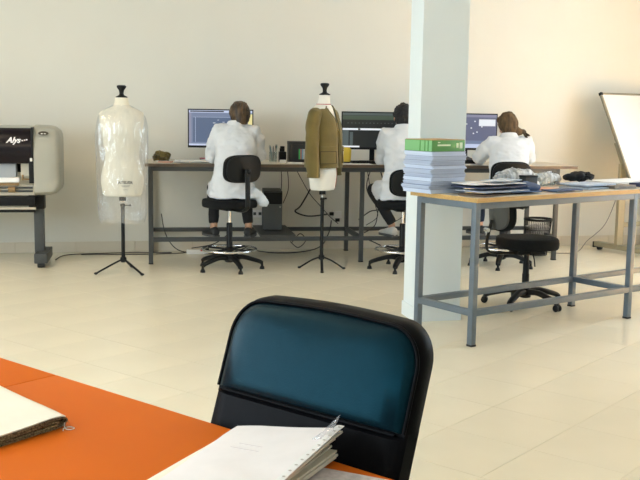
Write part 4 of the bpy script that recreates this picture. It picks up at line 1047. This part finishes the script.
for i in range(18):
    for j in range(5): g.box((-0.195 + i * 0.0229, -0.05 + j * 0.025, 0.023), (0.019, 0.020, 0.007))
o = g.build('keys', M_BLACKP, kb); o['kind'] = 'stuff'
o = sheet(0.24, 0.16, 0.004, 0.001, 6).build('document_sheets', M_PAPER, None, 30); tag(place(o, bt(btx(0.36, 0.08), 0.075), BT_A + 0.1), 'white sheets in front of the black keyboard', 'paper')
tp_ = thing('desk_phone', 'dark desk phone below the slate blue monitor', 'telephone', bt(btx(1.575, 0.26) - 0.10, 0.36), BT_A + 0.2)
MB().box((0, 0, 0.03), (0.16, 0.18, 0.05), rot=ROTX(0.15), bev=0.010).build('phone_base', M_BLACKP, tp_)
MB().tube(cr([(-0.05, -0.085, 0.085), (-0.055, -0.05, 0.10), (-0.055, 0.05, 0.12), (-0.05, 0.09, 0.11)], 4), [(0.018, 0.022)] * 13, 12).build('handset', M_BLACKP, tp_, 60)
o = sheet(0.20, 0.15, 0.006, 0.001, 8).build('memo_sheets', M_PAPER, None, 30); tag(place(o, bt(btx(1.52, 0.10), 0.09), BT_A), 'white memo sheets at the table edge right of the column', 'paper')
# computer tower on a board across the foot rails
o = MB().box((0, 0, 0.009), (0.34, 0.80, 0.018), bev=0.002).build('shelf_board', M_STEEL2, None); tag(place(o, bt(1.197, 0.38, 0.253), BT_A), 'dark board lying across the foot rails under the computer tower', 'board')
pc = thing('computer_tower', 'dark grey computer tower under the table', 'computer', bt(1.185, 0.33, 0.272), BT_A - R(4))
M_PC = mat('dark_grey_case', (0.045, 0.048, 0.05), 0.5, var=0.08); M_PCF = mat('case_front_grey', (0.085, 0.092, 0.095), 0.55, var=0.08)
MB().box((0, 0.21, 0.195), (0.185, 0.42, 0.385), bev=0.006).build('case', M_PC, pc)
ft_ = MB().box((0, -0.008, 0.135), (0.180, 0.02, 0.25), bev=0.004).build('front_panel', M_PCF, pc)
MB().box((0, -0.008, 0.32), (0.180, 0.022, 0.115), bev=0.004).build('drive_bay', M_BLACKP, pc)
MB().lathe([(0.006, 0), (0.006, 0.004)], n=12).build('power_button', M_CHROME, ft_).matrix_local = Matrix.Translation((0.07, -0.018, 0.235)) @ Matrix.Rotation(R(90), 4, 'X')
for sx in (-1, 1):
    MB().box((sx * 0.07, 0.2, 0.0015), (0.02, 0.36, 0.003)).build('foot_strip', M_RUBBER, pc)
# wire waste basket
wb_ = thing('waste_basket', 'black wire waste basket with a pale liner under the table end', 'basket', (2.255, 9.90, 0), 0)
for z_ in (0.01, 0.09, 0.18, 0.27): MB().tube([tuple(p) for p in ring(0, 0, z_, 0.105 + 0.09 * z_, 0.105 + 0.09 * z_, 32)], 0.003, 6, closed=True).build('hoop', M_BLACKP, wb_)
MB().tube([tuple(p) for p in ring(0, 0, 0.375, 0.143, 0.143, 40)], [(0.012, 0.004)] * 40, 8, closed=True).build('rim', M_BLACKP, wb_)
g = MB()
for i in range(44):
    a = 2 * PI * i / 44; a2 = a + 0.32
    g.tube([(0.106 * math.cos(a), 0.106 * math.sin(a), 0.008), (0.142 * math.cos(a2), 0.142 * math.sin(a2), 0.375)], 0.0016, 4); g.tube([(0.106 * math.cos(a), 0.106 * math.sin(a), 0.008), (0.142 * math.cos(a - 0.32), 0.142 * math.sin(a - 0.32), 0.375)], 0.0016, 4)
o = g.build('wire_mesh', M_BLACKP, wb_); o['kind'] = 'stuff'
MB().lathe([(0.03, 0.006), (0.100, 0.008), (0.128, 0.30), (0.10, 0.31), (0.04, 0.27)], n=28).build('liner', mat('pale_liner', (0.45, 0.45, 0.44), 0.6, var=0.3, vscale=25), wb_, 60)

# wall sockets, power strip, cables
def on_wall(x, z, off=0.0): return room_pt(x, -off, z)
def wallx(wx): return (wx - ROOM_O.x) / math.cos(ROOM_A)
ws = thing('wall_socket', 'white double wall socket behind the legs of the leftmost person', 'socket', on_wall(wallx(-0.66), 0.38), ROOM_A)
MB().box((0, -0.008, 0), (0.12, 0.016, 0.08), bev=0.003).build('plate', M_WHITEP, ws)
for s in (-1, 1): MB().box((s * 0.028, -0.017, 0), (0.03, 0.004, 0.03), bev=0.001).build('outlet', M_STEEL2, ws)
ws = thing('wall_socket', 'white wall socket box with black plugs behind the jacket stand', 'socket', on_wall(wallx(0.175), 0.365), ROOM_A)
MB().box((0, -0.02, 0), (0.085, 0.04, 0.075), bev=0.004).build('plate', M_WHITEP, ws)
for dx_, dz_ in ((-0.065, 0.01), (0.0, -0.055)): MB().box((dx_, -0.03, dz_), (0.045, 0.03, 0.035), bev=0.006).build('plug', M_BLACKP, ws)
ps = thing('power_strip', 'white power strip with a red switch on the floor by the wall', 'power strip', (-1.235, 9.60, 0), R(8))
MB().box((0, 0, 0.022), (0.22, 0.055, 0.044), bev=0.008).build('strip_body', M_WHITEP, ps)
MB().box((0.045, -0.02, 0.040), (0.03, 0.028, 0.018), bev=0.003).build('red_switch', mat('red_switch', (0.6, 0.02, 0.01), 0.4, var=0.02), ps)
MB().box((0.095, -0.012, 0.055), (0.04, 0.035, 0.03), bev=0.006).build('plug', M_BLACKP, ps)
def cable(pts, r_, label, m_=None):
    o_ = MB().tube(cr([tuple(p) for p in pts], 7), r_, 6).build('cable', m_ or M_RUBBER, None, 60); tag(o_, label, 'cable', 'cables'); return o_
cable([(-2.52, 9.06, 0.004), (-2.48, 9.38, 0.004), (-2.05, 9.55, 0.004), (-1.75, 9.60, 0.004), (-1.5, 9.63, 0.004)], 0.0045, 'black cable on the floor from the plotter foot to the table')
cable([(-2.36, 9.40, 0.004), (-2.2, 9.44, 0.004), (-1.9, 9.47, 0.004), (-1.62, 9.53, 0.004), (-1.4, 9.62, 0.004), (-1.34, 9.60, 0.02)], 0.004, 'thinner black cable on the floor behind the bagged dress form')
cable([bt(0.10, 0.70, 0.40), bt(0.14, 0.66, 0.20), bt(0.25, 0.62, 0.05), bt(0.45, 0.60, 0.008), bt(0.75, 0.58, 0.008), bt(0.95, 0.62, 0.06)], 0.005, 'black cable looping under the left end of the table')
cable([bt(0.40, 0.68, 0.05), bt(0.62, 0.62, 0.10), bt(0.78, 0.66, 0.20)], 0.005, 'short black cable rising from the power strip')
cable([bt(1.31, 0.72, 0.90), bt(1.32, 0.74, 0.70), bt(1.30, 0.74, 0.5), bt(1.28, 0.77, 0.42)], 0.004, 'thin cable hanging straight above the computer tower')
cable([bt(1.37, 0.72, 0.90), bt(1.39, 0.73, 0.66), bt(1.34, 0.76, 0.50)], 0.004, 'second thin cable hanging above the computer tower')
cable([bt(1.44, 0.72, 0.90), bt(1.60, 0.72, 0.62), bt(1.72, 0.72, 0.48), bt(1.83, 0.70, 0.36), bt(1.90, 0.64, 0.30)], 0.004, 'thin cable slanting behind the jacket stand pole')
cable([bt(1.70, 0.70, 0.90), bt(1.63, 0.72, 0.68), bt(1.52, 0.72, 0.48), bt(1.46, 0.70, 0.42), bt(1.60, 0.72, 0.37), bt(1.80, 0.75, 0.385)], 0.008, 'thick black cable sagging to the wall socket box')
cable([bt(1.85, 0.76, 0.32), bt(1.82, 0.72, 0.20), bt(1.72, 0.66, 0.06), bt(1.50, 0.62, 0.01), bt(1.2, 0.60, 0.01), bt(0.95, 0.60, 0.05)], 0.006, 'black cable dropping from the socket box to the floor')
cable([bt(1.42, 0.66, 0.10), bt(1.50, 0.62, 0.20), bt(1.56, 0.62, 0.13), bt(1.48, 0.60, 0.06), bt(1.40, 0.62, 0.12)], 0.005, 'black cable loop under the foot rail right of the tower')
for i, (xa, xb, za, sg) in enumerate(((2.20, 2.32, 0.36, 0.05), (2.26, 2.50, 0.30, -0.05), (2.33, 2.24, 0.42, 0.07), (2.40, 2.60, 0.38, 0.04), (2.46, 2.30, 0.28, -0.04))):
    cable([bt(xa, 0.70, 0.90), bt(xa + sg, 0.72, 0.66), bt((xa + xb) / 2 + sg, 0.70, 0.46), bt(xb, 0.68, za), bt(xb - 0.12, 0.66, za - 0.08)], 0.004 + 0.001 * (i % 3), ('leftmost', 'second', 'third', 'fourth', 'rightmost')[i] + ' of the tangled cables left of the black haired person')
cable([bt(2.02, 0.68, 0.22), bt(2.25, 0.60, 0.12), bt(2.5, 0.58, 0.03), bt(2.8, 0.60, 0.10)], 0.006, 'black cable on the floor behind the half hidden chair')
cable([bt(2.95, 0.70, 0.90), bt(2.93, 0.72, 0.70), bt(2.86, 0.70, 0.50)], 0.004, 'thin cable hanging right of the white column')
cable([bt(3.02, 0.70, 0.90), bt(2.98, 0.72, 0.68), bt(2.96, 0.70, 0.40)], 0.004, 'second thin cable hanging right of the white column')

# ------------------------------------------------------------------ mobile whiteboard
M_BEIGE = mat('beige_powder_coat', (0.36, 0.32, 0.22), 0.45, var=0.05); M_BOARD = mat('white_board_enamel', (0.88, 0.88, 0.85), 0.25, var=0.01)
M_ALU = mat('board_frame_grey', (0.30, 0.28, 0.22), 0.4, metal=0.4, var=0.05)
wbd = thing('whiteboard', 'white board on a beige wheeled stand at the right edge', 'whiteboard', (3.19, 10.14, 0), R(30))
# local: x along the board to the right, -y to the viewer; the board leans back
BW, BH = 0.86, 1.04; LB = R(28)
cL = Vector((-0.055, -0.14, 0.77)); upb = Vector((0, math.sin(LB), math.cos(LB)))
mid = cL + Vector((BW / 2, 0, 0)) + upb * BH / 2; rotb = ROTX(-LB)
MB().box(mid, (BW - 0.03, 0.014, BH - 0.03), rot=rotb).build('board', M_BOARD, wbd)
for c_, s_ in (((-BW / 2 + 0.011, 0), (0.022, BH)), ((BW / 2 - 0.011, 0), (0.022, BH)), ((0, BH / 2 - 0.011), (BW - 0.044, 0.022)), ((0, -BH / 2 + 0.011), (BW - 0.044, 0.022))):
    MB().box(mid + Vector((c_[0], 0, 0)) + upb * c_[1], (s_[0], 0.028, s_[1]), rot=rotb, bev=0.005).build('frame_bar', M_ALU, wbd)
for sx in (-1, 1):
    for sz in (-1, 1): MB().box(mid + Vector((sx * (BW / 2 - 0.013), 0, 0)) + upb * sz * (BH / 2 - 0.013), (0.034, 0.036, 0.034), rot=rotb, bev=0.008).build('corner_cap', M_BLACKP, wbd)
for px_ in (0.0, BW - 0.10):
    MB().box((px_, 0.02, 0.50), (0.085, 0.04, 0.90), bev=0.006).build('post', M_BEIGE, wbd)
    MB().box((px_ + 0.048, 0.02, 0.46), (0.012, 0.034, 0.80), bev=0.002).build('post_channel', M_ALU, wbd)
    MB().tube([(px_, 0.02, 0.92), (px_, 0.135, 1.16)], 0.016, 10).build('tilt_arm', M_BEIGE, wbd)
    fo = MB().box((px_, -0.10, 0.062), (0.085, 0.86, 0.055), bev=0.014).build('foot', M_BEIGE, wbd)
    for y_ in (-0.48, 0.28): MB().cyl((px_ - 0.022, y_, 0.024), (px_ + 0.022, y_, 0.024), 0.024, n=14).build('castor', M_RUBBER, fo)
    MB().box((px_, -0.535, 0.055), (0.089, 0.02, 0.065), bev=0.008).box((px_, 0.335, 0.055), (0.089, 0.02, 0.065), bev=0.008).build('end_cap', M_BLACKP, fo)
MB().box(((BW - 0.10) / 2, 0.02, 0.30), (BW - 0.10 - 0.085, 0.03, 0.05), bev=0.004).build('stretcher', M_BEIGE, wbd)
cable([(3.13, 10.12, 0.62), (3.08, 10.16, 0.42), (3.02, 10.18, 0.28), (2.92, 10.15, 0.19), (2.83, 10.10, 0.13), (2.72, 10.05, 0.02), (2.55, 10.02, 0.006), (2.40, 10.06, 0.006)], 0.004, 'thin grey cable curving from the whiteboard post to the floor', mat('grey_cable', (0.16, 0.15, 0.14), 0.6, var=0.1))

# ------------------------------------------------------------------ clutter on the steel table
sk = thing('paper_stack', 'tall stack of bluish white papers in front of the column', 'papers', rt(-0.058, 0.345), RT_A)
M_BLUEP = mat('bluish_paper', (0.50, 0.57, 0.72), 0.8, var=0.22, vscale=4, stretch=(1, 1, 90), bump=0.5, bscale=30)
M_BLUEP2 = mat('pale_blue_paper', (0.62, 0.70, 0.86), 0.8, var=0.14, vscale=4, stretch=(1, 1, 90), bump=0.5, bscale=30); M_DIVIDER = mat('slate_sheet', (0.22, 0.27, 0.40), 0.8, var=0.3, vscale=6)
random.seed(9); zz = 0.0
for i in range(10):
    th = random.uniform(0.021, 0.030)
    dx, dy = random.uniform(-0.008, 0.008) - (0.012 if i < 3 else 0), random.uniform(-0.006, 0.006)
    g = MB()
    for k_ in range(4):
        g.box((0.148 + dx + random.uniform(-.005, .005), 0.14 + dy + random.uniform(-.005, .005), zz + th * (k_ + .5) / 4), (0.296, 0.27, th / 4), rot=ROTZ(random.uniform(-.008, .008)))
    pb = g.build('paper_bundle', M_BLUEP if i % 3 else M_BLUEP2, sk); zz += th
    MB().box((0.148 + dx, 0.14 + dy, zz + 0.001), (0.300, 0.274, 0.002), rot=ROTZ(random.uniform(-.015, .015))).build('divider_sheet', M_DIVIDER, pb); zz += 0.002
gb = thing('green_box', 'flat green box lying on top of the paper stack', 'box', rt(-0.058, 0.345, RTZ + zz), RT_A + R(1))
M_GREEN = mat('green_card', srgb(72, 138, 62), 0.5, var=0.06); M_GREEN2 = mat('light_green_card', srgb(120, 178, 118), 0.5, var=0.04); M_KRAFT = mat('kraft_card', (0.42, 0.27, 0.12), 0.8, var=0.1)
MB().box((0.148, 0.14, 0.036), (0.292, 0.262, 0.072), bev=0.003).build('box_body', M_GREEN, gb)
MB().box((0.148, 0.14, 0.074), (0.286, 0.256, 0.004)).build('box_lid', M_KRAFT, gb)
MB().box((0.0015, 0.14, 0.036), (0.003, 0.256, 0.066), bev=0.001).build('spine', M_GREEN2, gb)
for y_ in (0.045, 0.075, 0.12): MB().box((-0.001, y_, 0.036), (0.004, 0.006, 0.066)).build('spine_line', M_GREEN, gb)
M_LABEL = mat('pale_label', (0.62, 0.72, 0.50), 0.6, var=0.05)
MB().box((0.105, 0.0085, 0.040), (0.115, 0.003, 0.010), bev=0.001).build('label_bar', M_LABEL, gb)
MB().box((0.060, 0.0085, 0.058), (0.02, 0.003, 0.006)).build('label_bar', M_LABEL, gb)
MB().box((0.225, 0.0085, 0.038), (0.020, 0.003, 0.030), bev=0.001).build('mark', M_LABEL, gb); MB().box((0.258, 0.0085, 0.038), (0.026, 0.003, 0.038), bev=0.001).build('mark', M_LABEL, gb)
def flat(name, x_, y_, z_, w, l, th, amp, seed, rz, m_, label, cat, curl=0.0):
    o_ = sheet(w, l, th, amp, seed, 12, 8, curl).build(name, m_, None, 35); tag(o_, label, cat); place(o_, rt(x_, y_, RTZ + z_), RT_A + rz); return o_
M_DENIM = mat('denim_blue', (0.085, 0.13, 0.26), 0.9, var=0.35, vscale=25, bump=0.3, bscale=300); M_NAVYF = mat('navy_folder', (0.03, 0.04, 0.10), 0.6, var=0.2, vscale=10)
M_GREYP = mat('blue_grey_paper', (0.40, 0.46, 0.56), 0.8, var=0.2, vscale=12); M_BROWNP = mat('brown_card', (0.17, 0.11, 0.07), 0.8, var=0.25, vscale=10)
flat('pattern_card', 0.21, 0.13, 0.000, 0.34, 0.20, 0.008, 0.003, 1, 0.25, M_BROWNP, 'brown card at the bottom of the sheets beside the paper stack', 'card', 0.006)
flat('fabric_sheet', 0.30, 0.15, 0.019, 0.46, 0.24, 0.006, 0.004, 2, 0.12, M_GREYP, 'blue grey cloth sheet under the white pattern sheet', 'fabric', 0.006)
flat('pattern_folder', 0.33, 0.20, 0.040, 0.48, 0.26, 0.007, 0.004, 3, 0.05, M_NAVYF, 'navy folder under the white pattern sheet', 'folder', 0.004)
flat('pattern_sheet', 0.33, 0.22, 0.060, 0.44, 0.24, 0.004, 0.005, 4, -0.02, M_PAPER, 'broad white pattern sheet lying next to the paper stack', 'paper', 0.004)
o = lump(rt(0.60, 0.165), 0.10, 0.12, 0.036, 6, 0.016, 12, 'denim_bundle', M_DENIM, 'rolled denim bundle at the front of the steel table', 'fabric', RT_A)
flat('denim_piece', 0.90, 0.09, 0.0, 0.28, 0.13, 0.008, 0.006, 7, 0.05, M_DENIM, 'flat denim piece at the front edge of the steel table', 'fabric')
flat('orange_sheet', 0.84, 0.24, 0.0, 0.26, 0.14, 0.012, 0.003, 8, 0.0, mat('peach_paper', (0.80, 0.45, 0.27), 0.8, var=0.15), 'peach coloured sheet behind the flat denim piece', 'paper')
o = MB().cyl((-0.24, 0, 0.025), (0.24, 0, 0.025), 0.024, n=18).build('paper_roll', M_PAPER, None); tag(place(o, rt(0.75, 0.38), RT_A + 0.05), 'white paper roll lying under the clear plastic bags', 'paper roll')
bb_ = thing('tape_box', 'small black box in front of the clear plastic bags', 'box', rt(0.80, 0.305), RT_A - 0.1)
MB().box((0, 0, 0.046), (0.105, 0.07, 0.060 + 0.03), bev=0.004).build('box_body', MATS['black_card'], bb_); MB().box((0, 0, 0.093), (0.108, 0.073, 0.014), bev=0.003).build('box_lid', M_BLACKP, bb_)
o = MB().lathe([(0.012, 0.0), (0.034, 0.0), (0.036, 0.006), (0.036, 0.05), (0.034, 0.056), (0.012, 0.056)], n=24).build('thread_cone', mat('grey_thread', (0.42, 0.40, 0.36), 0.8, var=0.2, vscale=40), None); tag(place(o, rt(0.66, 0.33), 0), 'grey thread spool beside the small black box', 'spool')
M_FILM = plastic_film('loose_bag_film', (0.90, 0.90, 0.88), 0.05, 0.50)
lump(rt(0.86, 0.50, RTZ + 0.002), 0.20, 0.065, 0.064, 2, 0.045, 7, 'plastic_bag', M_FILM, 'heaped clear plastic bag behind the small black box', 'plastic bag', RT_A)
lump(rt(1.19, 0.50, RTZ + 0.002), 0.15, 0.065, 0.046, 5, 0.040, 8, 'plastic_bag', M_FILM, 'clear plastic bag crumpled left of the black cloth', 'plastic bag', RT_A)
lump(rt(1.48, 0.42, RTZ + 0.034), 0.15, 0.055, 0.032, 8, 0.026, 15, 'black_cloth', mat('black_cloth', (0.010, 0.010, 0.011), 0.95, var=0.3, vscale=30), 'crumpled black cloth on the steel table', 'cloth', RT_A, False)
flat('pattern_folder', 1.52, 0.43, 0.0, 0.34, 0.20, 0.016, 0.002, 9, 0.06, M_GREYP, 'blue grey folder under the crumpled black cloth', 'folder')
flat('pattern_folder', 1.30, 0.20, 0.0, 0.34, 0.24, 0.012, 0.003, 12, 0.10, M_GREYP, 'lower blue grey folder near the right table leg', 'folder')
flat('pattern_folder', 1.33, 0.22, 0.020, 0.34, 0.23, 0.010, 0.003, 13, 0.04, mat('pale_blue_folder', (0.50, 0.58, 0.72), 0.7, var=0.12), 'pale blue folder on top of the blue grey folder', 'folder')
flat('magazine', 1.52, 0.14, 0.0, 0.24, 0.20, 0.022, 0.002, 14, 0.0, mat('grey_brown_cover', (0.20, 0.17, 0.14), 0.5, var=0.3, vscale=14), 'grey brown magazine at the front edge by the right table leg', 'magazine')
flat('pattern_sheet', 1.86, 0.33, 0.0, 0.50, 0.28, 0.030, 0.003, 15, 0.02, M_PAPER, 'white sheets at the right end of the steel table', 'paper')
flat('pattern_folder', 1.88, 0.11, 0.0, 0.24, 0.16, 0.026, 0.002, 16, 0.0, M_NAVYF, 'navy folder at the right edge of the steel table', 'folder')
M_MIDBLUE = mat('mid_blue_cloth', (0.16, 0.24, 0.42), 0.9, var=0.45, vscale=14, bump=0.3, bscale=200)
flat('fabric_sheet', 0.48, 0.12, 0.0, 0.30, 0.16, 0.008, 0.012, 21, -0.10, M_MIDBLUE, 'rumpled mid blue cloth between the brown card and denim bundle', 'fabric', 0.02)
flat('pattern_card', 0.16, 0.10, 0.018, 0.26, 0.12, 0.003, 0.006, 22, 0.35, mat('kraft_sheet', (0.50, 0.36, 0.20), 0.8, var=0.25, vscale=8), 'kraft paper sheet sticking out by the table corner', 'card', 0.012)
flat('pattern_sheet', 0.42, 0.20, 0.076, 0.26, 0.17, 0.003, 0.007, 23, 0.25, mat('pale_grey_paper', (0.66, 0.69, 0.74), 0.8, var=0.2, vscale=10), 'pale grey sheet on top of the broad white pattern sheet', 'paper', 0.012)
